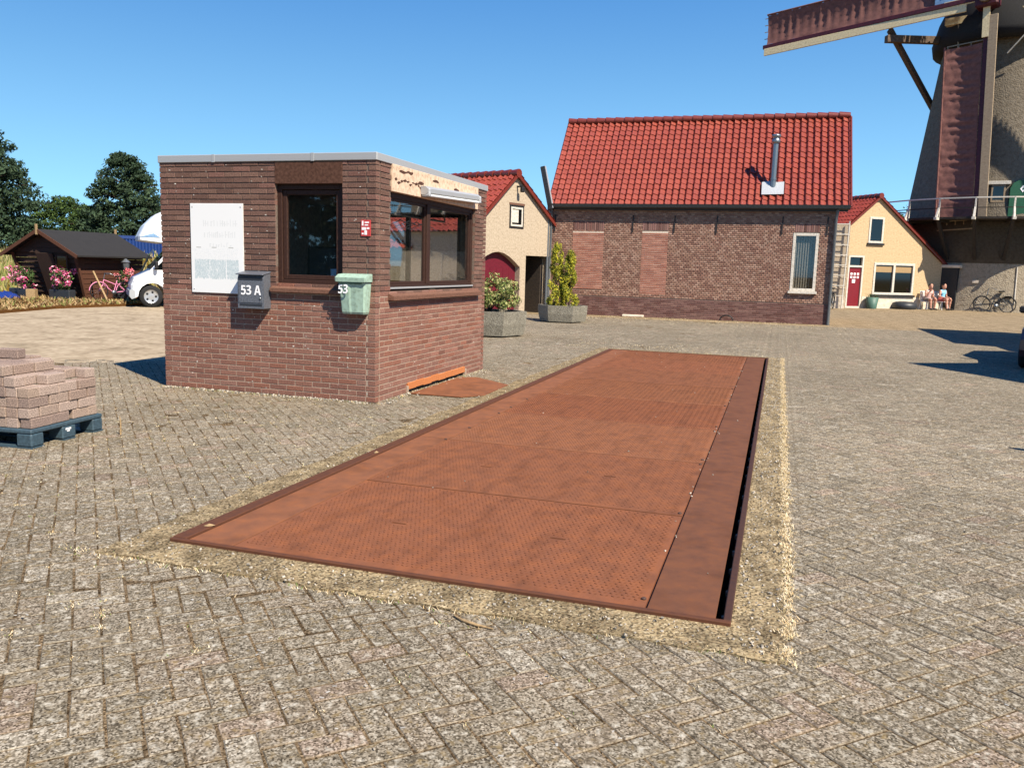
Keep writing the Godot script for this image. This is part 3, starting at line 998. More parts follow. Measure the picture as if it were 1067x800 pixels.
	while cx < 1.35:                                 # a long crack in the render
		var y := 2.425 + pr.randfn(0, 0.012) - 0.02 * cx
		var l := pr.randf_range(0.05, 0.14)
		prism(s, [Vector2(cx, y), Vector2(cx + l * 0.4, y - pr.randf_range(0.006, 0.02)), Vector2(cx + l, y + pr.randfn(0, 0.008)), Vector2(cx + l * 0.5, y + pr.randf_range(0.006, 0.024))], 0.0175, 0.020)
		cx += l * 0.8
	for c in [Vector2(0.62, 2.52), Vector2(0.8, 2.53), Vector2(1.3, 2.40), Vector2(1.55, 2.51), Vector2(2.2, 2.47), Vector2(2.55, 2.44), Vector2(1.1, 2.44)]:
		var poly := []
		for k in 9:
			var an := TAU * k / 9.0
			poly.append(c + Vector2(cos(an) * pr.randf_range(0.05, 0.13), sin(an) * pr.randf_range(0.008, 0.026)))
		prism(s, poly, 0.0176, 0.0205)
	fin(s, "peeled_patch", M.concrete_brown, fa)
	# back window
	s = st()
	window_frame(s, bw, 0.06, -0.03, 0.06)
	bx(s, Vector3(1.17, 1.26, -0.09), Vector3(1.23, 2.19, -0.03))
	var wb := fin(s, "window", M.frame_brown, t, xb)
	s = st()
	bx(s, Vector3(0.4, 1.25, -0.062), Vector3(2.0, 2.2, -0.058))
	fin(s, "pane", M.glass, wb)
	# orange hollow bricks at the foot of the side wall
	var on := 8
	for k in on:
		var l := 1.86 / on
		s = st()
		box(s, Vector3(0.82 + (k + 0.5) * l, 0.082 + pr.randfn(0, 0.003), -0.035), Vector3(l - 0.010, 0.082, 0.09), Basis(Vector3.UP, pr.randfn(0, 0.01)), 0.004)
		fin(s, "orange_brick", M.orange_clay, t, xr)
	s = st()
	bx(s, Vector3(0.84, 0.0, -0.09), Vector3(2.66, 0.035, -0.05))
	fin(s, "gap_strip", M.inside_dark, t, xr)  # plain recessed strip closing the gap under the orange bricks
	for x in [0.80, 2.69]:
		s = st()
		box(s, Vector3(x, 0.045, 0.0), Vector3(0.03, 0.09, 0.05), Basis(), 0.006)
		fin(s, "mortar_end", M.mortar_light, t, xr)
	# mortar specks on the faces
	var fx := []
	var fc := []
	for k in 330:
		var v := pr.randf_range(0.35, 0.72)
		var sz := Vector3(pr.randf_range(0.006, 0.022), pr.randf_range(0.005, 0.012), 0.003)
		if pr.randf() < 0.6:
			var p := Vector3(pr.randf_range(0.02, W - 0.02), pr.randf_range(0.05, 2.55), 0.001)
			if fw.grow(0.03).has_point(Vector2(p.x, p.y)) or fl.grow(0.01).has_point(Vector2(p.x, p.y)): continue
			fx.append(Transform3D(Basis.from_scale(sz), p))
		else:
			var p := Vector2(pr.randf_range(0.02, D - 0.02), pr.randf_range(0.05, 2.5))
			if rw.grow(0.12).has_point(p) or rf.grow(0.01).has_point(p) or ob.grow(0.02).has_point(p): continue
			fx.append(xr * Transform3D(Basis.from_scale(sz), Vector3(p.x, p.y, 0.001)))
		fc.append(Color(v, v * 0.93, v * 0.82))
	multi("mortar_specks", block_mesh(1, 1, 1, 0.3), M.grit, t, fx, fc)

	make_booth_fittings()

func text_mesh(txt: String, px: float, depth: float) -> TextMesh:
	var m := TextMesh.new()
	var f := SystemFont.new()
	f.font_names = PackedStringArray(["Droid Sans"])
	f.font_weight = 700
	m.font = f
	m.text = txt
	m.font_size = 64
	m.pixel_size = px / 64.0
	m.depth = depth
	return m

func make_booth_fittings() -> void:
	var O := Vector3(-6.843, 0, -7.972)
	# faded white sign board
	var t := thing("sign_board", "sun bleached white board with barely readable print on the office wall", "sign", O + Vector3(0.768, 1.62, 0.0))
	var s := st()
	bx(s, Vector3(-0.352, -0.50, 0.004), Vector3(0.352, 0.50, 0.012), 0.002)
	fin(s, "panel", M.white_enamel, t)
	var img := Image.create(256, 364, false, Image.FORMAT_RGB8)
	img.fill(Color(0.90, 0.905, 0.895))
	var pr := RandomNumberGenerator.new(); pr.seed = 77
	# ghosts of two lines of lettering
	for row in [[92, 62, 8, 30, 168], [138, 66, 8, 28, 150], [176, 92, 6, 18, 100]]:
		var x: int = row[1]
		while x < row[1] + row[4]:
			var w := pr.randi_range(3, 5)
			var h: int = row[3] - pr.randi_range(0, 10)
			img.fill_rect(Rect2i(x, row[0] - h, w, h), Color(0.845, 0.852, 0.845))
			if pr.randf() < 0.6: img.fill_rect(Rect2i(x, row[0] - (h if pr.randf() < 0.5 else h / 2), row[2] + 3, 3), Color(0.848, 0.855, 0.848))
			x += pr.randi_range(9, 16)
	# faded picture of three bundles in blue grey
	for b in [[16, 72], [92, 76], [174, 56]]:
		img.fill_rect(Rect2i(b[0] + 10, 176, 24, 4), Color(0.72, 0.72, 0.70))
		for k in 900:
			var x: int = b[0] + pr.randi_range(0, b[1])
			var y := pr.randi_range(226, 300)
			var v := pr.randf_range(0.0, 1.0)
			img.fill_rect(Rect2i(x, y, 2, pr.randi_range(3, 10)), Color(0.82 - 0.13 * v, 0.85 - 0.10 * v, 0.85 - 0.09 * v))
		for k in 160:
			img.fill_rect(Rect2i(b[0] + pr.randi_range(0, b[1]), pr.randi_range(180, 226), 2, 3), Color(0.86, 0.87, 0.865))
	var pm := StandardMaterial3D.new()
	pm.albedo_texture = ImageTexture.create_from_image(img)
	pm.roughness = 0.5
	var qm := QuadMesh.new()
	qm.size = Vector2(0.698, 0.994)
	var face := piece("print", qm, pm, t, Transform3D(Basis(), Vector3(0, 0, 0.0145)))
	for c in [Vector2(-0.32, 0.46), Vector2(0.32, 0.46), Vector2(-0.32, -0.46), Vector2(0.32, -0.46)]:
		s = st()
		lathe(s, Vector3.ZERO, [Vector2(0.008, 0), Vector2(0.007, 0.004), Vector2(0, 0.005)], 8)
		fin(s, "screw", M.galv, t, Transform3D(Basis(Vector3.RIGHT, PI / 2), Vector3(c.x, c.y, 0.013)))

	# anthracite letter box 53 A
	t = thing("letter_box", "anthracite metal letter box numbered 53 A on the office wall", "letter box", O + Vector3(1.285, 0.972, 0.0), 0, "letter boxes on the office")
	t.scale = Vector3(1.02, 1.14, 1.0)
	s = st()
	prism(s, [Vector2(0, 0), Vector2(0.13, 0.0), Vector2(0.13, 0.29), Vector2(0.105, 0.335), Vector2(0, 0.36)], -0.165, 0.165, Transform3D(Basis(Vector3(0, 0, 1), Vector3.UP, Vector3(-1, 0, 0)), Vector3.ZERO), 0.006, 0.985)
	fin(s, "body", M.anthracite, t)
	s = st()
	box(s, Vector3(0, 0.340, 0.075), Vector3(0.345, 0.010, 0.165), Basis(Vector3.RIGHT, 0.16), 0.003)
	fin(s, "lid", M.anthracite, t)
	box_part("slot", Vector3(-0.15, 0.275, 0.131), Vector3(0.15, 0.305, 0.134), M.anthracite_dark, t)
	box_part("door", Vector3(-0.152, 0.055, 0.131), Vector3(0.152, 0.262, 0.136), M.anthracite, t, 0.002)
	box_part("slot", Vector3(-0.14, 0.026, 0.1305), Vector3(0.14, 0.043, 0.133), M.anthracite_dark, t)
	piece("number", text_mesh("53 A", 0.125, 0.003), M.letter_white, t, Transform3D(Basis(), Vector3(0.005, 0.175, 0.1385)))
	s = st()
	lathe(s, Vector3.ZERO, [Vector2(0.012, 0), Vector2(0.011, 0.008), Vector2(0, 0.009)], 10)
	fin(s, "lock", M.galv, t, Transform3D(Basis(Vector3.RIGHT, PI / 2), Vector3(0.125, 0.10, 0.136)))

	# mint green plastic letter box 53
	t = thing("letter_box", "pale mint green plastic letter box numbered 53 by the window", "letter box", O + Vector3(2.535, 0.962, 0.0), 0, "letter boxes on the office")
	t.scale = Vector3(1.02, 1.12, 1.0)
	s = st()
	# tapering tub with a bulged front
	var ringat := func(y: float, w: float, d: float) -> Array:
		var r := []
		for p in [Vector2(-1, 0), Vector2(-1, 0.72), Vector2(-0.86, 0.93), Vector2(-0.22, 1.0), Vector2(-0.06, 0.95), Vector2(0.30, 0.97), Vector2(0.88, 0.93), Vector2(1, 0.78), Vector2(1, 0)]:
			r.append(Vector3(p.x * w, y, p.y * d))
		return r
	var rr := [ringat.call(0.0, 0.128, 0.105), ringat.call(0.02, 0.138, 0.118), ringat.call(0.30, 0.160, 0.148)]
	for i in 2:
		for k in rr[0].size() - 1:
			quad(s, rr[i][k], rr[i][k + 1], rr[i + 1][k + 1], rr[i + 1][k], (rr[i][k] + rr[i][k + 1]) * Vector3(1, 0, 1))
	for k in range(1, rr[0].size() - 1):
		tri(s, rr[0][0], rr[0][k], rr[0][k + 1], Vector3.DOWN)
		tri(s, rr[2][0], rr[2][k], rr[2][k + 1], Vector3.UP)
	fin(s, "tub", M.mint, t)
	box_part("flap", Vector3(-0.145, 0.285, 0.142), Vector3(0.125, 0.315, 0.152), M.mint_dark, t, 0.004)
	s = st()
	prism(s, [Vector2(0, 0.305), Vector2(0.168, 0.305), Vector2(0.172, 0.345), Vector2(0.10, 0.376), Vector2(0, 0.382)], -0.176, 0.176, Transform3D(Basis(Vector3(0, 0, 1), Vector3.UP, Vector3(-1, 0, 0)), Vector3.ZERO), 0.014, 0.94)
	fin(s, "lid", M.mint, t)
	piece("number", text_mesh("53", 0.115, 0.003), M.letter_white, t, Transform3D(Basis(Vector3.UP, -0.1) * Basis(Vector3.RIGHT, -0.08), Vector3(-0.088, 0.235, 0.153)))

	# small red warning sign
	t = thing("warning_sign", "small red and white warning sign near the office corner", "sign", O + Vector3(2.636, 1.87, 0.0))
	box_part("panel", Vector3(-0.058, -0.085, 0.003), Vector3(0.058, 0.085, 0.010), M.red_sign, t, 0.002)
	for r in [[-0.045, 0.025, 0.018, 0.05], [-0.012, 0.052, 0.05, 0.014], [-0.012, 0.026, 0.04, 0.012], [-0.046, -0.02, 0.05, 0.028], [0.012, -0.012, 0.03, 0.02], [-0.015, -0.07, 0.03, 0.045], [-0.046, -0.066, 0.022, 0.016]]:
		box_part("pictogram", Vector3(r[0], r[1], 0.0102), Vector3(r[0] + r[2], r[1] + r[3], 0.0115), M.letter_white, t)

	# fluorescent tube on the fascia
	t = thing("tube_lamp", "grey strip lamp hanging loose from the fascia above the side window", "lamp", O + Vector3(2.749 + 0.018, 2.40, -1.95), 0)
	var lean := Transform3D(Basis(Vector3.RIGHT, 0.035), Vector3.ZERO)
	s = st()
	prism(s, [Vector2(0.0, -0.05), Vector2(0.055, -0.06), Vector2(0.10, -0.03), Vector2(0.10, 0.015), Vector2(0.06, 0.045), Vector2(0.0, 0.045)], -0.92, 0.86, lean, 0.01, 0.95)
	fin(s, "housing", M.aluminium, t)
	s = st()
	tube(s, [lean * Vector3(0.085, -0.062, -0.86), lean * Vector3(0.085, -0.062, 0.80)], 0.017, 10)
	fin(s, "tube", M.lamp_lens, t)
	for z in [-0.89, 0.83]:
		s = st()
		box(s, lean * Vector3(0.06, -0.03, z), Vector3(0.11, 0.1, 0.05), Basis(), 0.012)
		fin(s, "end_cap", M.lead, t)

	# things inside the office
	t = thing("coat_rail", "metal coat rail behind the side window of the office", "rail", O + Vector3(2.2, 2.12, -2.1))
	s = st()
	tube(s, [Vector3(0, 0, -1.1), Vector3(0, 0, 0.55)], 0.014, 8)
	fin(s, "rod", M.galv, t)
	for e in [-1.1, 0.55]:
		s = st()
		tube(s, [Vector3(0, 0, e), Vector3(0, 0.25, e)], 0.010, 6)
		fin(s, "bracket", M.galv, t)
	for k in 4:
		var hg := thing("coat_hanger", ["white coat hanger nearest the mullion behind the side window", "white coat hanger second from the mullion behind the side window", "white coat hanger third from the mullion behind the side window", "white coat hanger farthest from the mullion behind the side window"][k], "hanger", O + Vector3(2.2, 2.115, -1.75 - 0.24 * k), 0.35 + 0.12 * k, "coat hangers in the office")
		s = st()
		tube(s, [Vector3(-0.02, 0.0, 0), Vector3(0, 0.018, 0), Vector3(0.02, 0, 0), Vector3(0.012, -0.03, 0), Vector3(0, -0.06, 0)], 0.004, 6)
		fin(s, "hook", M.galv, hg)
		s = st()
		tube(s, [Vector3(0, -0.055, 0), Vector3(-0.20, -0.15, 0), Vector3(0.20, -0.15, 0), Vector3(0, -0.055, 0)], 0.008, 6)
		fin(s, "shoulder", M.plastic_white, hg)
	t = thing("desk", "dark wooden desk standing inside the office", "desk", O + Vector3(1.7, 0.05, -0.55))
	box_part("desk_top", Vector3(-0.9, 1.08, -0.3), Vector3(0.85, 1.12, 0.38), M.frame_brown, t, 0.004)
	for x in [-0.82, 0.78]:
		for z in [-0.25, 0.3]:
			box_part("leg", Vector3(x - 0.03, 0, z - 0.03), Vector3(x + 0.03, 1.08, z + 0.03), M.frame_brown, t)
	var dy := O + Vector3(0, 1.17, 0)
	t = thing("cardboard_box", "small brown cardboard box behind the front window", "box", dy + Vector3(2.0, 0, -0.42), 0.3)
	box_part("carton", Vector3(-0.07, 0, -0.05), Vector3(0.07, 0.13, 0.05), M.brown_card, t, 0.003)
	box_part("flap", Vector3(-0.07, 0.131, 0.0), Vector3(0.07, 0.135, 0.075), M.brown_card, t)
	t = thing("mug", "white mug on top of the cardboard box behind the front window", "mug", dy + Vector3(2.0, 0.137, -0.45))
	s = st()
	lathe(s, Vector3.ZERO, [Vector2(0.04, 0), Vector2(0.045, 0.01), Vector2(0.047, 0.12), Vector2(0.042, 0.12), Vector2(0.04, 0.012), Vector2(0, 0.012)], 16)
	fin(s, "cup", M.plastic_white, t)
	s = st()
	tube(s, [Vector3(0.045, 0.1, 0), Vector3(0.08, 0.09, 0), Vector3(0.08, 0.04, 0), Vector3(0.045, 0.03, 0)], 0.006, 6)
	fin(s, "handle", M.plastic_white, t)
	t = thing("office_chair", "dark swivel chair in shadow behind the front window", "chair", O + Vector3(1.35, 0.05, -1.25), 0.4)
	box_part("seat", Vector3(-0.24, 0.46, -0.23), Vector3(0.24, 0.55, 0.23), M.anthracite_dark, t, 0.03)
	s = st(); box(s, Vector3(0, 1.15, -0.26), Vector3(0.42, 1.0, 0.08), Basis(Vector3.RIGHT, -0.1), 0.03)
	fin(s, "backrest", M.anthracite_dark, t)
	s = st(); tube(s, [Vector3(0, 0.08, 0), Vector3(0, 0.46, 0)], 0.03, 8)
	fin(s, "column", M.anthracite_dark, t)
	for k in 5:
		s = st(); tube(s, [Vector3(0, 0.1, 0), Vector3(cos(TAU * k / 5) * 0.3, 0.03, sin(TAU * k / 5) * 0.3)], 0.022, 6)
		fin(s, "foot", M.anthracite_dark, t)

	# rusty sheet lying beside the office
	t = thing("steel_sheet", "flat rusty steel sheet lying beside the office wall", "steel sheet", Vector3(-3.62, 0.0, -9.55))
	s = st()
	prism(s, [Vector2(-0.40, -0.82), Vector2(0.22, -0.80), Vector2(0.42, -0.55), Vector2(0.40, 0.40), Vector2(-0.20, 0.88), Vector2(-0.42, 0.80)], 0.006, 0.016, Transform3D(Basis(Vector3.RIGHT, Vector3.FORWARD, Vector3.UP), Vector3.ZERO))
	fin(s, "sheet", M.side_rust, t)

# ---------------------------------------------------------------- roofs
# one clay pan tile: S profile across x (width w), length l along +y (up the slope), face +z
func tile_mesh(w: float, l: float) -> ArrayMesh:
	var s := st()
	var prof := []
	var n := 9
	for k in n + 1:
		var u := float(k) / n
		prof.append(Vector2((u - 0.5) * w * 1.08, 0.033 * cos(u * TAU - 0.5) + 0.014 * cos(2.0 * u * TAU + 0.6)))
	s.set_smooth_group(0)
	for k in n:
		var p: Vector2 = prof[k]; var q: Vector2 = prof[k + 1]
		quad(s, Vector3(p.x, 0, p.y + 0.030), Vector3(q.x, 0, q.y + 0.030), Vector3(q.x, l * 1.15, q.y), Vector3(p.x, l * 1.15, p.y), Vector3.BACK)
	s.set_smooth_group(-1)
	for k in n:
		var p: Vector2 = prof[k]; var q: Vector2 = prof[k + 1]
		quad(s, Vector3(p.x, 0, p.y + 0.030), Vector3(q.x, 0, q.y + 0.030), Vector3(q.x, 0.004, q.y), Vector3(p.x, 0.004, p.y), Vector3.DOWN)
	return mesh_of(s)

# tiled slope: parent-local frame xf with x along the eaves, y up the slope, z out
func tile_slope(roof: Node3D, xf: Transform3D, width: float, length: float, w: float, l: float, singles: int) -> void:
	var nx := roundi(width / w)
	var ny := roundi(length / l)
	w = width / nx; l = length / ny
	var mesh := tile_mesh(w, l)
	var xfs := []; var cols := []
	var made := 0
	for j in ny:
		for i in nx:
			var p := Vector3((i + 0.5) * w, j * l + rng.randfn(0, 0.003), rng.randfn(0, 0.003))
			var tf := xf * Transform3D(Basis(Vector3.BACK, rng.randfn(0, 0.014)), p)
			var t := rng.randi() % 5
			if made < singles:
				piece("roof_tile", mesh, M["tile_%d" % t], roof, tf)
				made += 1
			else:
				var c: Color = lin(M["tile_%d" % t].albedo_color)
				var v := rng.randf_range(0.97, 1.03)
				xfs.append(tf); cols.append(Color(c.r * v, c.g * v, c.b * v))
	if xfs.size() > 0: multi("roof_tiles", mesh, M.tile, roof, xfs, cols)

func ridge_tiles(roof: Node3D, a: Vector3, b: Vector3, n: int, r := 0.11) -> void:
	var d := (b - a) / n
	for k in n:
		var s := st()
		var p := a + d * k
		tube(s, [p - d * 0.06, p + d * 0.10, p + d * 0.98], [r * 1.28, r * 1.24, r * 0.95], 10)
		fin(s, "ridge_tile", M.ridge, roof)

# ---------------------------------------------------------------- brick house
func make_house() -> void:
	var t := thing("brick_house", "single storey brown brick house with steep red tiled roof", "house", Vector3(1.54, 0, -27.474), 0.019)
	var L := 9.0; var He := 3.62; var D := 4.9
	var pal := []
	for h in ["ad8874", "a47d6c", "b7927f", "987263", "bd9b88"]: pal.append(lin(hexc(h)))
	var pal_red := []
	for h in ["b07763", "b77e69", "a86e5b"]: pal_red.append(lin(hexc(h)))
	var pal_pl := []
	for h in ["82605a", "7a5750", "8a6861", "916f66"]: pal_pl.append(lin(hexc(h)))
	var xo := Transform3D(Basis(), Vector3(-L, 0, 0))     # wall frame, x from the left corner
	var win := Rect2(L - 1.245, 1.02, 0.76, 1.79)
	var p1 := Rect2(L - 8.25, 0.86, 1.05, 1.92)
	var p2 := Rect2(L - 5.93, 0.76, 0.84, 2.04)
	var l1 := Rect2(L - 8.25, 2.80, 1.05, 0.30)
	var l2 := Rect2(L - 5.93, 2.82, 0.84, 0.28)
	var l3 := Rect2(L - 1.20, 2.83, 0.72, 0.26)
	var mesh := block_mesh(0.21, 0.047, 0.06, 0.003)
	var s := st()
	slab(s, Rect2(0, 0.0, L, He), [win], -0.016, 0.25)
	var core := fin(s, "front_wall", M.mortar_deep, t, xo)
	brick_set(core, courses(L, 0.645, 48, 0.062, 0.098, 0.016, [win, p1, p2, l1, l2, l3], 0.0, 0.0), block_mesh(0.098, 0.046, 0.06, 0.003), pal, [], null, 0.002)
	# darker plinth
	s = st()
	slab(s, Rect2(0.0, 0.0, L, 0.63), [], 0.012, 0.02)
	var pl := fin(s, "plinth", M.mortar_dark, t, xo)
	var plist := []
	for e in courses(L, 0.0, 10, 0.0625, 0.206, 0.010, [], 0.0, 0.0): plist.append([e[0] + Vector3(0, 0, 0.02), e[1]])
	brick_set(pl, plist, mesh, pal_pl, [], null, 0.002)
	# bricked up openings, newer red bricks
	for e in [[p1, "infill_panel"], [p2, "infill_panel"]]:
		var r: Rect2 = e[0]
		s = st()
		slab(s, Rect2(r.position.x, r.position.y, r.size.x, r.size.y), [], -0.004, 0.02)
		var pn := fin(s, e[1], M.mortar_house, t, xo)
		var lst := []
		for b in courses(r.size.x, 0.0, int(r.size.y / 0.06), 0.06, 0.206, 0.009, [], 0.0, 0.0): lst.append([b[0] + Vector3(r.position.x, r.position.y, 0.002), b[1]])
		brick_set(pn, lst, mesh, pal_red, [], null, 0.001)
		tag(pn, "bricked up opening in lighter red brick")
	# soldier courses above the openings
	var sold := block_mesh(0.052, 1.0, 0.07, 0.003)
	for r in [l1, l2, l3]:
		s = st()
		slab(s, Rect2(r.position.x, r.position.y, r.size.x, r.size.y), [], -0.006, 0.02)
		var ln := fin(s, "lintel", M.mortar_dark, t, xo)
		var xfs := []; var cols := []
		var n := int(r.size.x / 0.064)
		for k in n:
			xfs.append(Transform3D(Basis.from_scale(Vector3(1, r.size.y - 0.01, 1)), Vector3(r.position.x + (k + 0.5) * r.size.x / n, r.position.y + r.size.y * 0.5, 0.002 + rng.randfn(0, 0.003))))
			var c: Color = pal_pl[rng.randi() % 4]
			cols.append(c * rng.randf_range(0.7, 1.5))
		multi("bricks", sold, M.bricks, ln, xfs, cols)
	# wall anchors
	for u in [-8.88, -6.25, -4.91, -3.58, -1.59, -0.26]:
		s = st()
		bar(s, Vector3(u, 2.76, 0.02), Vector3(u + rng.randfn(0, 0.015), 3.30, 0.02), 0.035, 0.022, Vector3.BACK)
		fin(s, "wall_anchor", M.black_iron, t)
	# white window
	var wu := Rect2(-1.243, 1.02, 0.756, 1.785)
	s = st()
	window_frame(s, wu, 0.085, 0.012, 0.09, 0.006)
	var w := fin(s, "window", M.white_paint, t)
	s = st()
	bx(s, Vector3(wu.position.x + 0.08, wu.position.y + 0.08, -0.045), Vector3(wu.end.x - 0.08, wu.end.y - 0.08, -0.041))
	fin(s, "pane", M.glass, w)
	s = st()
	bx(s, Vector3(wu.position.x - 0.05, wu.position.y - 0.08, -0.02), Vector3(wu.end.x + 0.05, wu.position.y - 0.005, 0.09), 0.008)
	fin(s, "sill", M.white_paint, w)
	# vertical slats behind the glass
	for k in 8:
		s = st()
		box(s, Vector3(wu.position.x + 0.12 + k * 0.074, 1.92, -0.11), Vector3(0.060, 1.6, 0.004), Basis(Vector3.UP, 0.5))
		fin(s, "blind_slat", M.inside, w)
	box_part("back_room", Vector3(-2.3, 0.3, -1.6), Vector3(-0.2, 3.3, -1.55), M.inside_dark, t)
	# other walls
	s = st()
	prism(s, [Vector2(-0.05, 0), Vector2(-D, 0), Vector2(-D, He), Vector2(-2.41, 6.55), Vector2(-0.05, He)], 0.0, 0.22, Transform3D(Basis(Vector3(0, 0, 1), Vector3.UP, Vector3(-1, 0, 0)), Vector3(-0.005, 0, 0)))
	fin(s, "gable_wall", M.brick_3, t)
	s = st()
	prism(s, [Vector2(-0.05, 0), Vector2(-D, 0), Vector2(-D, He), Vector2(-2.41, 6.55), Vector2(-0.05, He)], 0.0, -0.22, Transform3D(Basis(Vector3(0, 0, 1), Vector3.UP, Vector3(-1, 0, 0)), Vector3(-L + 0.005, 0, 0)))
	fin(s, "gable_wall", M.brick_3, t)
	box_part("back_wall", Vector3(-L + 0.24, 0, -D), Vector3(-0.24, He, -D + 0.2), M.brick_3, t)
	# roof
	var x0 := -9.06; var x1 := 0.33
	var ea := Vector3(0, 3.62, 0.21); var ri := Vector3(0, 6.70, -2.41)
	var sl := (ri - ea).normalized()
	var nn := Vector3.RIGHT.cross(sl)
	s = st()
	var bk := Vector3(0, 3.64, -4.99)
	for e in [[ea, ri, nn], [bk, ri, Vector3(0, nn.y, -nn.z)]]:
		var off: Vector3 = e[2] * -0.05
		quad(s, e[0] + off + Vector3(x0 + 0.02, 0, 0), e[0] + off + Vector3(x1 - 0.02, 0, 0), e[1] + off + Vector3(x1 - 0.02, 0, 0), e[1] + off + Vector3(x0 + 0.02, 0, 0), e[2])
	var roof := fin(s, "roof", M.gutter, t)
	tile_slope(roof, Transform3D(Basis(Vector3.RIGHT, sl, nn), ea + Vector3(x0, 0, 0) - nn * 0.01), x1 - x0, ea.distance_to(ri) - 0.03, 0.214, 0.242, 298)
	var sl2 := (ri - bk).normalized()
	tile_slope(roof, Transform3D(Basis(Vector3.LEFT, sl2, Vector3.LEFT.cross(sl2)), bk + Vector3(x1, 0, 0)), x1 - x0, bk.distance_to(ri) - 0.03, 0.214, 0.242, 0)
	ridge_tiles(roof, ri + Vector3(x0, 0.02, 0), ri + Vector3(x1, 0.02, 0), 28, 0.10)
	for x in [x0, x1]:
		s = st()
		bar(s, ea + Vector3(x, -0.03, 0), ri + Vector3(x, -0.03, 0), 0.05, 0.10, Vector3.RIGHT)
		fin(s, "verge", M.ridge, roof)
	# eaves: gutter and board
	s = st()
	bx(s, Vector3(x0 + 0.02, 3.46, 0.02), Vector3(x1 - 0.05, 3.58, 0.13))
	fin(s, "eaves_board", M.gutter, t)
	s = st()
	prism(s, [Vector2(0.13, 3.64), Vector2(0.145, 3.54), Vector2(0.20, 3.50), Vector2(0.265, 3.54), Vector2(0.28, 3.645), Vector2(0.265, 3.645), Vector2(0.245, 3.55), Vector2(0.20, 3.52), Vector2(0.155, 3.55), Vector2(0.145, 3.64)], -x0 - 0.0, -x1, Transform3D(Basis(Vector3(0, 0, 1), Vector3.UP, Vector3(-1, 0, 0)), Vector3.ZERO))
	fin(s, "gutter", M.gutter, t)
	s = st()
	tube(s, [Vector3(-0.02, 3.52, 0.16), Vector3(-0.02, 3.40, 0.14), Vector3(-0.04, 3.25, 0.075), Vector3(-0.04, 0.0, 0.075)], 0.045, 10)
	fin(s, "downpipe", M.grey_post, t)
	s = st()
	tube(s, [Vector3(-8.98, 3.52, 0.16), Vector3(-8.99, 3.35, 0.08), Vector3(-9.02, 0.0, 0.075)], 0.05, 10)
	fin(s, "downpipe", M.grey_post, t)
	# flue
	var fb := Vector3(-1.95, 4.16, -0.29)
	s = st()
	prism(s, [Vector2(-0.33, -0.32), Vector2(0.33, -0.30), Vector2(0.33, 0.24), Vector2(0.12, 0.22), Vector2(-0.08, 0.28), Vector2(-0.34, 0.22)], 0.082, 0.092, Transform3D(Basis(Vector3.RIGHT, sl, nn), fb))
	var fl := fin(s, "flue_flashing", M.lead, t)
	s = st()
	tube(s, [fb + Vector3(0, -0.1, 0), fb + Vector3(0, 1.40, 0)], 0.085, 16)
	lathe(s, fb, [Vector2(0.10, 0.28), Vector2(0.10, 0.34)], 16)
	var fp := fin(s, "flue_pipe", M.galv, t)
	s = st()
	lathe(s, fb, [Vector2(0.088, 1.38), Vector2(0.13, 1.42), Vector2(0.13, 1.50), Vector2(0.10, 1.53), Vector2(0.10, 1.57), Vector2(0.15, 1.60), Vector2(0.13, 1.66), Vector2(0, 1.69)], 16)
	fin(s, "flue_cap", M.galv, fp)

	# tall lamp with a tilted head at the left corner
	t = thing("yard_lamp", "slim grey lamp post with long tilted head at the brick house corner", "lamp", Vector3(-7.52, 0, -27.12))
	s = st()
	tube(s, [Vector3(0, 0, 0), Vector3(0, 3.55, 0)], [0.055, 0.045], 10)
	fin(s, "post", M.grey_post, t)
	s = st()
	bar(s, Vector3(0.08, 3.45, 0.05), Vector3(-0.26, 4.86, 0.0), 0.16, 0.07, Vector3.BACK, 0.015)
	var hd := fin(s, "lamp_head", M.gutter, t)
	s = st()
	bar(s, Vector3(0.165, 3.50, 0.05), Vector3(-0.165, 4.87, 0.0), 0.03, 0.08, Vector3.BACK, 0.004)
	fin(s, "edge_strip", M.lead, hd)

# ---------------------------------------------------------------- cream house with the arched garage
func gable_frame(o: Vector2, tx: Vector2) -> Transform3D:
	var x := Vector3(tx.x, 0, tx.y).normalized()
	return Transform3D(Basis(x, Vector3.UP, x.cross(Vector3.UP)), Vector3(o.x, 0, o.y))

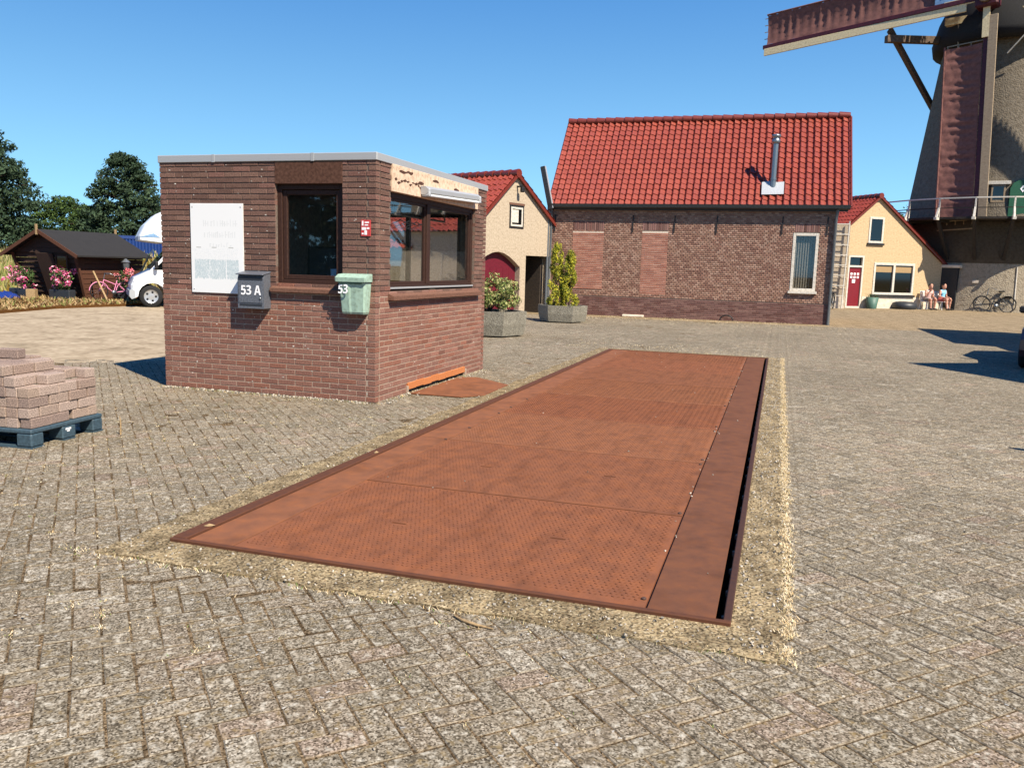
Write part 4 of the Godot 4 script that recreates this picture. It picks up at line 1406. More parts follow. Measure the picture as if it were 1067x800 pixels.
func make_cream_house() -> void:
	var fr := gable_frame(Vector2(-8.56, -24.37), Vector2(0.36, -0.933))
	var t := thing("cream_house", "cream rendered house with red roof and arched maroon garage door", "house", fr.origin)
	t.transform = fr
	# gable wall as a polygon with openings cut by pieces
	var x0 := -0.95; var x1 := 3.2; var pk := Vector2(1.12, 4.38); var el := 2.65; var er := 2.95
	var s := st()
	slab(s, Rect2(x0, 0, x1 - x0, 2.55), [Rect2(-0.75, 0, 2.2, 2.0), Rect2(1.75, 0, 1.35, 1.90)], 0.0, 0.25)
	prism(s, [Vector2(x0, 2.55), Vector2(x1, 2.55), Vector2(x1, er), pk, Vector2(x0, el)], -0.25, 0.0)
	# arch corners of the garage opening
	var arch := []
	for k in 9:
		var u := float(k) / 8.0
		arch.append(Vector2(-0.75 + 2.2 * u, 1.52 + 0.46 * sin(PI * u)))
	for k in 8:
		prism(s, [arch[k], arch[k + 1], Vector2(arch[k + 1].x, 2.0), Vector2(arch[k].x, 2.0)], -0.25, -0.002)
	fin(s, "gable_wall", M.cream, t)
	s = st()
	bx(s, Vector3(-0.74, 0.0, -0.24), Vector3(1.44, 1.99, -0.19))
	var gd := fin(s, "garage_door", M.maroon, t)
	for k in 7:
		s = st()
		bx(s, Vector3(-0.74 + 0.31 * k, 0.0, -0.189), Vector3(-0.725 + 0.31 * k, 1.5, -0.184))
		fin(s, "batten", M.maroon, gd)
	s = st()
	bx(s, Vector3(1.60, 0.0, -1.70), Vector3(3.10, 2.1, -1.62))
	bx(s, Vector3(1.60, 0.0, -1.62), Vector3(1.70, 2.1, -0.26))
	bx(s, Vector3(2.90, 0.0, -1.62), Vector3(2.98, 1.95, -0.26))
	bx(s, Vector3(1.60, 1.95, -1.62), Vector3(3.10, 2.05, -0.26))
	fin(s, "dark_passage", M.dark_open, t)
	# window
	s = st()
	window_frame(s, Rect2(0.85, 2.74, 0.72, 0.72), 0.06, 0.02, 0.06)
	var w := fin(s, "window", M.black_iron, t)
	s = st()
	window_frame(s, Rect2(0.91, 2.80, 0.60, 0.60), 0.06, 0.025, 0.04)
	fin(s, "casement", M.white_paint, w)
	box_part("pane", Vector3(0.95, 2.84, 0.0), Vector3(1.47, 3.36, 0.004), M.glass_dark, w)
	box_part("blind", Vector3(0.97, 2.92, 0.006), Vector3(1.30, 3.32, 0.010), M.white_paint, w)
	s = st()
	bx(s, Vector3(0.83, 3.465, 0.0), Vector3(1.60, 3.53, 0.02))
	fin(s, "lintel", M.sill_brown, t)
	# lamp
	s = st()
	bar(s, Vector3(1.2, 4.04, 0.0), Vector3(1.2, 4.04, 0.22), 0.05, 0.05)
	box(s, Vector3(1.22, 3.94, 0.2), Vector3(0.12, 0.16, 0.12), Basis(), 0.02)
	fin(s, "wall_lamp", M.black_iron, t)
	# roof runs back from the gable
	var depth := 8.0
	s = st()
	var ep := Vector3(x0 - 0.15, el - 0.12, 0); var eq := Vector3(x1 + 0.1, er - 0.06, 0); var rp := Vector3(pk.x, pk.y + 0.03, 0)
	for e in [ep, eq]:
		var ou := Vector3(-1, 1, 0) if e == ep else Vector3(1, 1, 0)
		quad(s, e + Vector3(0, 0, 0.10), rp + Vector3(0, 0, 0.10), rp + Vector3(0, 0, -depth), e + Vector3(0, 0, -depth), ou)
	var roof := fin(s, "roof", M.ridge, t)
	var sl := (rp - ep).normalized()
	tile_slope(roof, Transform3D(Basis(Vector3(0, 0, 1), sl, Vector3(0, 0, 1).cross(sl)), ep + Vector3(0, 0, -depth) + Vector3(0, 0.02, 0)), depth + 0.12, ep.distance_to(rp), 0.22, 0.29, 0)
	var sr := (rp - eq).normalized()
	tile_slope(roof, Transform3D(Basis(Vector3(0, 0, -1), sr, Vector3(0, 0, -1).cross(sr)), eq + Vector3(0, 0.02, 0.12)), depth + 0.12, eq.distance_to(rp), 0.22, 0.29, 0)
	ridge_tiles(roof, rp + Vector3(0, 0.03, 0.12), rp + Vector3(0, 0.03, -depth), 24, 0.11)
	for e in [ep, eq]:
		s = st()
		bar(s, e + Vector3(0, -0.02, 0.10), rp + Vector3(0, -0.01, 0.10), 0.09, 0.05, Vector3.BACK)
		fin(s, "verge", M.ridge, roof)
	box_part("side_wall", Vector3(x0, 0, -depth + 0.1), Vector3(x0 + 0.2, el, -0.26), M.cream, t)
	box_part("side_wall", Vector3(x1 - 0.2, 0, -depth + 0.1), Vector3(x1, er, -0.26), M.cream, t)

	# low annexe behind the weigh office, seen through its windows
	t = thing("annexe", "low grey annexe with a red roof seen through the office windows", "building", Vector3(-13.6, 0, -24.5))
	box_part("wall", Vector3(-2.2, 0, -3), Vector3(2.2, 2.05, 0), M.planter, t)
	s = st()
	var a0 := Vector3(-2.4, 2.0, 0.2); var a1 := Vector3(-2.4, 3.4, -1.6)
	quad(s, a0, a0 + Vector3(4.8, 0, 0), a1 + Vector3(4.8, 0, 0), a1, Vector3(0, 1, 1))
	quad(s, a0 + Vector3(0, 0, -3.4), a0 + Vector3(4.8, 0, -3.4), a1 + Vector3(4.8, 0, 0), a1, Vector3(0, 1, -1))
	roof = fin(s, "roof", M.ridge, t)
	var asl := (a1 - a0).normalized()
	tile_slope(roof, Transform3D(Basis(Vector3.RIGHT, asl, Vector3.RIGHT.cross(asl)), a0 + Vector3(0, 0.03, 0)), 4.8, a0.distance_to(a1), 0.22, 0.29, 0)

# ---------------------------------------------------------------- yellow house
func make_yellow_house() -> void:
	var fr := gable_frame(Vector2(3.86, -44.02), Vector2(0.82, -0.572))
	var t := thing("yellow_house", "yellow painted gabled house with red door next to the mill", "house", fr.origin)
	t.transform = fr
	var x0 := -1.0; var x1 := 5.25; var pk := Vector2(0.55, 5.36); var el := 4.10; var er := 2.05
	var s := st()
	slab(s, Rect2(x0, 0, 4.06 - x0, 2.75), [Rect2(-0.95, 0.0, 0.93, 2.56), Rect2(0.58, 0.68, 2.46, 1.56)], 0.0, 0.25)
	prism(s, [Vector2(4.06, 0), Vector2(x1, 0), Vector2(x1, 1.95), Vector2(4.06, 2.75)], -0.25, 0.0)
	# the low right corner is cut by the roof line
	prism(s, [Vector2(x0, 2.75), Vector2(4.06, 2.75), pk, Vector2(x0, el)], -0.25, 0.0)
	fin(s, "gable_wall", M.yellow, t)
	s = st()
	bx(s, Vector3(0.0, 0, 0.002), Vector3(x1 - 0.01, 0.58, 0.02))
	fin(s, "white_plinth", M.plinth_white, t)
	# door
	s = st()
	window_frame(s, Rect2(-0.94, 0.0, 0.91, 2.55), 0.09, 0.02, 0.12)
	bx(s, Vector3(-0.85, 1.98, -0.08), Vector3(-0.12, 2.07, 0.01))
	var d := fin(s, "door_frame", M.white_paint, t)
	var leaf := box_part("door", Vector3(-0.85, 0.02, -0.10), Vector3(-0.12, 1.98, -0.05), M.door_red, t)
	for k in 6:
		box_part("door_light", Vector3(-0.72 + 0.19 * (k % 3), 1.45 + 0.16 * (k / 3), -0.05), Vector3(-0.60 + 0.19 * (k % 3), 1.55 + 0.16 * (k / 3), -0.045), M.plastic_white, leaf)
	box_part("notice", Vector3(-0.6, 1.22, -0.05), Vector3(-0.42, 1.4, -0.044), M.plastic_white, leaf)
	box_part("fanlight", Vector3(-0.85, 2.07, -0.09), Vector3(-0.12, 2.47, -0.085), M.glass_dark, d)
	# upper window
	s = st()
	window_frame(s, Rect2(0.10, 3.17, 0.86, 1.25), 0.10, 0.03, 0.06)
	var w := fin(s, "window", M.white_paint, t)
	box_part("pane", Vector3(0.19, 3.26, 0.0), Vector3(0.87, 4.33, 0.004), M.glass_dark, w)
	box_part("sill", Vector3(0.04, 3.07, 0.0), Vector3(1.02, 3.165, 0.08), M.black_iron, w)
	# large window
	s = st()
	window_frame(s, Rect2(0.58, 0.68, 2.46, 1.56), 0.11, 0.03, 0.12)
	bx(s, Vector3(1.74, 0.79, -0.07), Vector3(1.86, 2.13, 0.028))
	w = fin(s, "window", M.white_paint, t)
	for r in [[0.69, 1.74], [1.86, 2.93]]:
		box_part("pane", Vector3(r[0], 0.79, -0.05), Vector3(r[1], 2.13, -0.045), M.glass_dark, w)
		box_part("blind", Vector3(r[0] + 0.02, 1.78, -0.044), Vector3(r[1] - 0.05, 2.08, -0.040), M.pale_wood, w)
	box_part("sill", Vector3(0.50, 0.58, 0.0), Vector3(3.12, 0.675, 0.10), M.black_iron, w)
	# roof
	var depth := 7.0
	var ep := Vector3(x0 - 0.12, el - 0.08, 0); var eq := Vector3(x1 - 0.05, er - 0.05, 0); var rp := Vector3(pk.x, pk.y + 0.04, 0)
	s = st()
	for e in [ep, eq]:
		var ou := Vector3(-1, 1, 0) if e == ep else Vector3(1, 1, 0)
		quad(s, e + Vector3(0, 0, 0.12), rp + Vector3(0, 0, 0.12), rp + Vector3(0, 0, -depth), e + Vector3(0, 0, -depth), ou)
	var roof := fin(s, "roof", M.ridge, t)
	var sl := (rp - ep).normalized()
	tile_slope(roof, Transform3D(Basis(Vector3(0, 0, 1), sl, Vector3(0, 0, 1).cross(sl)), ep + Vector3(0, 0.02, -depth)), depth + 0.12, ep.distance_to(rp), 0.24, 0.30, 0)
	var sr := (rp - eq).normalized()
	tile_slope(roof, Transform3D(Basis(Vector3(0, 0, -1), sr, Vector3(0, 0, -1).cross(sr)), eq + Vector3(0, 0.02, 0.12)), depth + 0.12, eq.distance_to(rp), 0.24, 0.30, 0)
	ridge_tiles(roof, rp + Vector3(0, 0.03, 0.14), rp + Vector3(0, 0.03, -depth), 20, 0.11)
	for e in [ep, eq]:
		s = st()
		bar(s, e + Vector3(0, -0.04, 0.12), rp + Vector3(0, -0.02, 0.12), 0.08, 0.05, Vector3.BACK)
		fin(s, "verge", M.ridge, roof)
	box_part("side_wall", Vector3(x0, 0, -depth + 0.1), Vector3(x0 + 0.2, el - 0.05, -0.26), M.yellow, t)

	# cream garden wall with a white trellis, left of the door
	t = thing("garden_wall", "cream wall between the brick house and the red door", "wall", Vector3(2.0, 0, -42.6))
	box_part("face", Vector3(-1.6, 0.55, -0.2), Vector3(1.0, 3.95, 0.0), M.cream, t)
	box_part("foot", Vector3(-1.6, 0.0, -0.2), Vector3(1.0, 0.55, 0.015), M.plinth_white, t)
	for k in 6:
		box_part("moulding", Vector3(-1.6, 0.95 + 0.5 * k, 0.0), Vector3(1.0, 0.99 + 0.5 * k, 0.02), M.plinth_white, t)
	t = thing("trellis", "tall white trellis standing against the cream wall", "trellis", Vector3(2.45, 0, -42.45))
	for x in [-0.55, 0.42]:
		s = st(); tube(s, [Vector3(x, 0, 0), Vector3(x + 0.06, 4.1, 0)], 0.035, 6); fin(s, "upright", M.white_paint, t)
	for k in 8:
		s = st(); tube(s, [Vector3(-0.56, 0.6 + 0.48 * k, 0.02), Vector3(0.48, 0.6 + 0.48 * k, 0.02)], 0.022, 6); fin(s, "rung", M.white_paint, t)
	t = thing("plant_pot", "dark green plant tub beside the red door", "plant pot", fr * Vector3(0.35, 0, 0.35))
	s = st()
	lathe(s, Vector3.ZERO, [Vector2(0.22, 0), Vector2(0.30, 0.55), Vector2(0.26, 0.55), Vector2(0.0, 0.5)], 16)
	fin(s, "tub", M.mint_dark, t)
	s = st()
	leaf_cloud(s, [[Vector3(0, 0.6, 0), Vector3(0.28, 0.12, 0.28)]], 160, 0.06, 3, [Color(0.03, 0.05, 0.02), Color(0.05, 0.08, 0.03)])
	fin(s, "leaves", M.leaf, t)

# ---------------------------------------------------------------- windmill
func make_mill() -> void:
	var A := Vector3(10.56, 0, -50.74)
	var t := thing("windmill", "tall stone tower mill with gallery and maroon cloth sails", "windmill", A)
	var rad := func(h: float) -> float: return 4.78 - 0.125 * h if h < 13.4 else 3.1
	# tower
	var s := st()
	var prof := []
	for k in 12: prof.append(Vector2(rad.call(4.55 + 0.8 * k), 4.55 + 0.8 * k))
	lathe(s, Vector3.ZERO, prof, 56)
	fin(s, "tower", M.mill_wall, t)
	s = st()
	lathe(s, Vector3.ZERO, [Vector2(4.92, 0), Vector2(4.86, 0.3), Vector2(4.70, 2.35)], 56)
	fin(s, "tower_base", M.mill_base, t)
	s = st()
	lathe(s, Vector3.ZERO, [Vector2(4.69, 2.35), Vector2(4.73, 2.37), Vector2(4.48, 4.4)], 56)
	fin(s, "dark_band", M.mill_band, t)  # wall band below the gallery in a darker tone than the base
	# cap
	s = st()
	lathe(s, Vector3(0, 0, 0), [Vector2(3.05, 13.25), Vector2(3.55, 13.3), Vector2(3.62, 13.7), Vector2(3.35, 14.8), Vector2(2.85, 16.0), Vector2(2.0, 17.2), Vector2(0.8, 18.0), Vector2(0, 18.15)], 32, true, 1.0, 1.15)
	var cap := fin(s, "cap", M.mill_cap, t, Transform3D(Basis(Vector3.UP, -0.43), Vector3.ZERO))
	# gallery
	var R := 6.2
	s = st()
	lathe(s, Vector3.ZERO, [Vector2(4.15, 4.42), Vector2(R, 4.42), Vector2(R, 4.52), Vector2(4.1, 4.52)], 56, false)
	var gal := fin(s, "gallery", M.deck_wood, t)
	var n := 24
	for k in n:
		var a := TAU * k / n + 0.06
		var d := Vector3(cos(a), 0, sin(a))
		var tw := d.cross(Vector3.UP)
		s = st()
		bar(s, d * R * 0.995 + Vector3(0, 4.40, 0), d * 4.66 + Vector3(0, 2.55, 0), 0.14, 0.14, tw)
		fin(s, "strut", M.deck_wood, gal)
		s = st()
		bar(s, d * (R - 0.06) + Vector3(0, 4.52, 0), d * (R - 0.06) + Vector3(0, 5.42, 0), 0.07, 0.07, tw)
		bar(s, d * (R + 0.22) + Vector3(0, 4.40, 0), d * (R - 0.04) + Vector3(0, 4.95, 0), 0.09, 0.08, tw)
		box(s, d * (R + 0.12) + Vector3(0, 4.44, 0), Vector3(0.14, 0.12, 0.34), Basis(tw, Vector3.UP, tw.cross(Vector3.UP)))
		fin(s, "railing_post", M.white_paint, gal)
		var a2 := TAU * (k + 1) / n + 0.06
		var d2 := Vector3(cos(a2), 0, sin(a2))
		s = st()
		bar(s, d * (R - 0.06) + Vector3(0, 5.42, 0), d2 * (R - 0.06) + Vector3(0, 5.42, 0), 0.09, 0.06, Vector3.UP)
		fin(s, "handrail", M.white_paint, gal)
		s = st()
		bar(s, d * (R - 0.06) + Vector3(0, 4.95, 0), d2 * (R - 0.06) + Vector3(0, 4.95, 0), 0.05, 0.04, Vector3.UP)
		fin(s, "mid_rail", M.deck_wood, gal)
		s = st()
		bar(s, d * 4.3 + Vector3(0, 4.36, 0), d * (R - 0.02) + Vector3(0, 4.36, 0), 0.14, 0.11, Vector3.UP)
		fin(s, "joist", M.deck_wood, gal)
	# openings: window with white lintel, green door with a white diamond, ground door
	var face := func(ang: float, h: float, r: float) -> Transform3D:
		var d := Vector3(sin(ang), 0, cos(ang))
		return Transform3D(Basis(Vector3.UP.cross(d), Vector3.UP, d), d * r + Vector3(0, h, 0))
	var aw := -0.165
	s = st()
	window_frame(s, Rect2(-0.30, -0.42, 0.60, 0.84), 0.07, 0.06, 0.3)
	var w := fin(s, "window", M.mill_taupe, t, face.call(aw, 5.75, rad.call(5.75)))
	box_part("pane", Vector3(-0.24, -0.36, -0.02), Vector3(0.24, 0.36, 0.03), M.glass_dark, w)
	box_part("lintel", Vector3(-0.5, 0.44, -0.2), Vector3(0.5, 0.60, 0.12), M.white_paint, w, 0.01)
	s = st()
	prism(s, [Vector2(-0.55, -0.85), Vector2(0.55, -0.85), Vector2(0.55, 0.55), Vector2(0.42, 0.80), Vector2(0.2, 0.93), Vector2(-0.2, 0.93), Vector2(-0.42, 0.80), Vector2(-0.55, 0.55)], -0.2, 0.10)
	var gd := fin(s, "green_door", M.green_paint, t, face.call(aw + 0.25, 5.45, rad.call(5.45) - 0.02))
	s = st()
	prism(s, [Vector2(0, -0.17), Vector2(0.13, 0), Vector2(0, 0.17), Vector2(-0.13, 0)], 0.10, 0.115, Transform3D(Basis(), Vector3(0.0, 0.52, 0)))
	fin(s, "diamond", M.letter_white, gd)
	s = st()
	prism(s, [Vector2(0, -0.07), Vector2(0.05, 0), Vector2(0, 0.07), Vector2(-0.05, 0)], 0.115, 0.12, Transform3D(Basis(), Vector3(0.0, 0.52, 0)))
	fin(s, "diamond_centre", M.green_paint, gd)
	var ad := -0.20 - 0.36
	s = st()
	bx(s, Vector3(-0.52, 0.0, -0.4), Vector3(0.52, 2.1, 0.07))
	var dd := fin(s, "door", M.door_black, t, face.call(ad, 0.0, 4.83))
	box_part("lintel", Vector3(-0.62, 2.1, -0.4), Vector3(0.62, 2.24, 0.12), M.plinth_white, dd, 0.01)
	box_part("door_frame", Vector3(-0.60, 0.0, -0.4), Vector3(-0.525, 2.1, 0.09), M.mill_taupe, dd)
	s = st()
	bx(s, Vector3(-0.14, -0.07, -0.02), Vector3(0.14, 0.07, 0.03))
	fin(s, "name_plate", M.plinth_white, t, face.call(ad + 0.27, 1.45, 4.80))
	# white cable conduit on the base
	s = st()
	tube(s, [face.call(0.075, 0.4, 4.86).origin, face.call(0.075, 2.2, 4.74).origin], 0.03, 6)
	fin(s, "conduit", M.white_paint, t)

	# sails: hub in front of the cap
	var yaw := -0.429; var tilt := 0.06; var rot := 0.056
	var nrm := Vector3(sin(yaw) * cos(tilt), sin(tilt), cos(yaw) * cos(tilt))
	var tx := Vector3(cos(yaw), 0, -sin(yaw))
	var uy := nrm.cross(tx)
	var hub := Vector3(8.557, 14.94, -46.592) - A
	s = st()
	tube(s, [hub - nrm * 4.5, hub - nrm * 0.2, hub + nrm * 0.55], [0.42, 0.38, 0.34], 16)
	fin(s, "windshaft", M.mill_beam, t)
	s = st()
	box(s, hub, Vector3(1.0, 1.0, 0.75), Basis(tx, uy, nrm) * Basis(Vector3.BACK, rot), 0.08)
	fin(s, "hub", M.mill_maroon, t)
	for k in 4:
		# local frame of a sail: y outward along the stock, x to the cloth side, z to the front
		var ang := rot + k * PI / 2 + PI / 2
		var y := tx * cos(ang) + uy * sin(ang)
		var x := nrm.cross(y) * -1.0
		# cloth lies on the trailing side: for the sail that points left the cloth is above it
		var fr := Transform3D(Basis(x, y, nrm), hub)
		if fr.basis.determinant() < 0.0: fr.basis = Basis(-x, y, nrm)
		var L: float = 10.6 if k == 2 else 11.4
		s = st()
		bar(s, Vector3(0, 0.4, -0.1 + 0.2 * (k % 2)), Vector3(0, L, 0.0), 0.22, 0.24, Vector3.BACK, 0.02)
		var sail := fin(s, "sail", M.mill_maroon, t, fr)
		var cs := 1.0       # side of the cloth
		s = st()
		bx(s, Vector3(-0.50, 0.9, 0.07), Vector3(-0.115, L - 0.1, 0.16), 0.01)
		fin(s, "leading_board", M.mill_taupe if k == 2 else M.mill_cream, sail)  # lowest sail: same cream paint, toned taupe to stand for its shading
		s = st()
		bar(s, Vector3(0, 0.4, 0.14), Vector3(0, 1.9, 0.13), 0.30, 0.06, Vector3.BACK)
		fin(s, "stock_tip", M.mill_cream, sail)
		# lattice
		s = st()
		for j in 22:
			var yy := 1.9 + 0.43 * j
			bar(s, Vector3(0.1, yy, -0.24), Vector3(1.78, yy, -0.28), 0.05, 0.04, Vector3.BACK)
		for xx in [0.7, 1.25, 1.74]:
			bar(s, Vector3(xx, 1.9, -0.28), Vector3(xx, L - 0.1, -0.28), 0.04, 0.04, Vector3.BACK)
		fin(s, "lattice", M.mill_taupe, sail)
		# wrinkled cloth
		s = st()
		s.set_smooth_group(0)
		var ny := 96; var nx := 10
		var w0 := 1.62; var y0 := 2.1; var y1 := L - 0.2
		var cr := RandomNumberGenerator.new(); cr.seed = 300 + k
		var pts := []
		for j in ny + 1:
			var row := []
			var v := float(j) / ny
			for i in nx + 1:
				var u := float(i) / nx
				var yy := lerpf(y0, y1, v)
				var sag := sin(v * TAU * 21.0 + u * 1.5) * (0.026 + 0.018 * sin(v * 31.0))
				var z := 0.02 + sag * sin(PI * clampf(u, 0.05, 0.95)) - 0.10 * sin(PI * u) + 0.02 * sin(u * 23.0 + v * 40.0)
				row.append(Vector3(0.14 + u * (w0 + 0.04 * sin(v * TAU * 21.0)), yy, z))
			pts.append(row)
		for j in ny:
			for i in nx:
				quad(s, pts[j][i], pts[j][i + 1], pts[j + 1][i + 1], pts[j + 1][i], Vector3.BACK)
		fin(s, "cloth", M.sailcloth, sail)
		s = st()
		tube(s, [Vector3(1.80, 2.0, 0.0), Vector3(1.78, 6, 0.02), Vector3(1.80, L - 0.15, 0.0)], 0.05, 6)
		fin(s, "rolled_edge", M.sailcloth, sail)
		if k == 1:
			box_part("name_board", Vector3(0.16, 0.95, 0.05), Vector3(1.3, 2.35, 0.09), M.blue_print, sail)
			s = st()
			var ink := [Vector3(0.55, 2.2, 0.1), Vector3(0.75, 2.05, 0.1), Vector3(0.5, 1.9, 0.1), Vector3(0.85, 1.75, 0.1), Vector3(0.6, 1.6, 0.1), Vector3(0.7, 1.4, 0.1), Vector3(0.5, 1.25, 0.1), Vector3(0.8, 1.1, 0.1)]
			tube(s, ink, 0.035, 5)
			fin(s, "script", M.ink_blue, sail)
		s = st()
		for j in 5:
			bx(s, Vector3(1.70 - 0.38 * j, L - 0.12, -0.30), Vector3(1.73 - 0.38 * j, L + 0.1, -0.26))
		fin(s, "lattice_end", M.mill_taupe, sail)
	# beams through the cap and the tail braces
	var c := Vector3(0, 13.75, 0)
	var back := Vector3(0.2, 0, -0.98)
	s = st()
	bar(s, Vector3(-6.2, 13.72, 2.35), Vector3(3.2, 13.9, -1.4), 0.34, 0.34)
	fin(s, "cross_beam", M.mill_beam, t)
	s = st()
	bar(s, Vector3(-6.05, 14.2, 2.2), Vector3(1.6, 4.9, -6.4), 0.22, 0.26)
	fin(s, "tail_brace", M.mill_beam, t)
	s = st()
	bar(s, Vector3(3.1, 14.2, -1.4), Vector3(1.9, 4.9, -6.6), 0.22, 0.26)
	fin(s, "tail_brace", M.mill_beam, t)
	s = st()
	bar(s, nrm * 3.5 + Vector3(0, 14.15, 0) - tx * 2.2, nrm * 3.5 + Vector3(0, 14.15, 0) + tx * 2.2, 0.36, 0.34)
	fin(s, "breast_beam", M.mill_cream, t)
	# loose ropes from the cap
	s = st()
	var rp := nrm * 3.6
	tube(s, [rp - tx * 1.6 + Vector3(0, 14.3, 0), rp - tx * 1.5 + Vector3(0, 12.6, 0.1), rp - tx * 1.25 + Vector3(0, 11.4, 0.15)], 0.035, 5)
	fin(s, "rope", M.mill_taupe, t)
	s = st()
	tube(s, [rp + tx * 0.7 + Vector3(0, 12.2, 0.2), rp + tx * 1.4 + Vector3(0, 13.0, 0.2), rp + tx * 2.6 + Vector3(0, 13.5, 0)], 0.035, 5)
	fin(s, "rope", M.white_paint, t)

# ---------------------------------------------------------------- plants
# leaf-sized faces spread through ellipsoids [[centre, radii], ...]
func leaf_cloud(s: SurfaceTool, blobs: Array, n: int, size: float, sd: int, cols: Array, shell := 0.55, droop := 0.0) -> void:
	var r := RandomNumberGenerator.new(); r.seed = sd
	s.set_smooth_group(-1)
	var wts := []
	var tot := 0.0
	for b in blobs:
		var ra: Vector3 = b[1]
		tot += pow(ra.x * ra.y * ra.z, 0.667)
		wts.append(tot)
	for k in n:
		var pick := r.randf() * tot
		var bi := 0
		while wts[bi] < pick: bi += 1
		var dir := Vector3(r.randfn(), r.randfn(), r.randfn()).normalized()
		var q := lerpf(shell, 1.03, sqrt(r.randf()))
		var ra: Vector3 = blobs[bi][1]
		var p: Vector3 = blobs[bi][0] + dir * ra * q
		var nn := (dir + Vector3(r.randfn(), r.randfn() + 0.4, r.randfn()) * 0.7).normalized()
		var u := nn.cross(Vector3(r.randfn(), r.randfn(), r.randfn())).normalized()
		u = (u + Vector3.DOWN * droop).normalized()
		var v := nn.cross(u).normalized()
		var l := size * r.randf_range(0.6, 1.3)
		var w := l * r.randf_range(0.35, 0.55)
		var c: Color = cols[r.randi() % cols.size()]
		var g := r.randf_range(0.75, 1.25)
		s.set_color(Color(c.r * g, c.g * g, c.b * g))
		var a := p - u * l * 0.5
		var b2 := p + u * l * 0.5
		tri(s, a, p + v * w * 0.5 + nn * l * 0.08, b2, nn)
		tri(s, a, b2, p - v * w * 0.5 + nn * l * 0.08, nn)

func tree(called: String, label: String, at: Vector3, h: float, w: float, sd: int, cols: Array, conic: float, n: int, leaf: float) -> void:
	var t := thing(called, label, "tree", at, 0, "trees round the yard")
	var r := RandomNumberGenerator.new(); r.seed = sd
	var s := st()
	tube(s, [Vector3(0, 0, 0), Vector3(0.05, h * 0.3, 0), Vector3(0, h * 0.62, 0.05), Vector3(0, h * 0.93, 0)], [h * 0.028, h * 0.022, h * 0.014, h * 0.004], 8)
	for k in 26:
		var y := h * r.randf_range(0.12, 0.85)
		var an := r.randf() * TAU
		var rr := w * 0.5 * prof_r(y / h, conic) * 0.85
		tube(s, [Vector3(0, y, 0), Vector3(cos(an) * rr * 0.5, y + rr * 0.25, sin(an) * rr * 0.5), Vector3(cos(an) * rr, y + rr * 0.3, sin(an) * rr)], [h * 0.008, h * 0.005, h * 0.002], 5, false)
	fin(s, "trunk", M.bark, t)
	s = st()
	var blobs := []
	for k in 420:
		var v := pow(r.randf(), 0.95)
		var y := h * lerpf(0.04, 0.985, v)
		var an := r.randf() * TAU
		var R := w * 0.5 * prof_r(y / h, conic)
		var q := R * sqrt(r.randf_range(0.12, 1.0)) * r.randf_range(0.84, 1.05)
		var br := w * r.randf_range(0.055, 0.11) * lerpf(1.0, 0.55, v)
		blobs.append([Vector3(cos(an) * q, y, sin(an) * q), Vector3(br * 1.35, br * 0.72, br * 1.35)])
	leaf_cloud(s, blobs, n, leaf, sd + 1, cols, 0.25, 0.25)
	fin(s, "crown", M.leaf, t)

func prof_r(v: float, conic: float) -> float:
	var dome := sqrt(maxf(0.0, 1.0 - pow(maxf(0.0, (v - 0.36) / 0.64), 2.0))) * (0.80 + 0.55 * minf(v, 0.36))
	var cone := clampf((1.02 - v) * 1.25, 0.0, 1.0)
	return lerpf(dome, cone, conic)

func make_trees() -> void:
	var dark := [Color(0.034, 0.058, 0.032), Color(0.045, 0.074, 0.040), Color(0.055, 0.086, 0.044), Color(0.030, 0.050, 0.030)]
	var mid := [Color(0.05, 0.085, 0.025), Color(0.07, 0.11, 0.03), Color(0.04, 0.07, 0.025)]
	tree("dense_tree", "tall dark green tree at the left edge behind the shed", Vector3(-61.0, 0, -51.2), 11.6, 9.4, 21, dark, 0.55, 30000, 0.34)
	tree("dense_tree", "dark green rounded tree rising behind the shed and the van", Vector3(-49.4, 0, -53.8), 9.5, 6.8, 22, dark, 0.25, 26000, 0.30)
	tree("leafy_tree", "lighter green low tree between the two dark trees", Vector3(-57.0, 0, -55.0), 6.3, 6.0, 23, mid, 0.1, 16000, 0.26)
	tree("leafy_tree", "lighter green bushy tree just left of the rounded dark tree", Vector3(-52.8, 0, -53.4), 5.4, 4.6, 24, mid, 0.1, 12000, 0.26)
	for k in 4:  # unseen trees, added so the office front window mirrors something dark
		tree("dense_tree", ["first dark tree of the unseen row added behind the photographer", "second dark tree of the unseen row added behind the photographer", "third dark tree of the unseen row added behind the photographer", "last dark tree of the unseen row added behind the photographer"][k], Vector3(-36.0 + 8.0 * k, 0, 27.0 + 2.0 * (k % 2)), 9.0 + (k % 3), 8.5, 30 + k, dark, 0.15, 5000, 0.6)
	tree("leafy_tree", "distant green tree showing above the yellow house roof", Vector3(14.0, 0, -92.0), 9.0, 12.0, 25, mid, 0.0, 9000, 0.4)

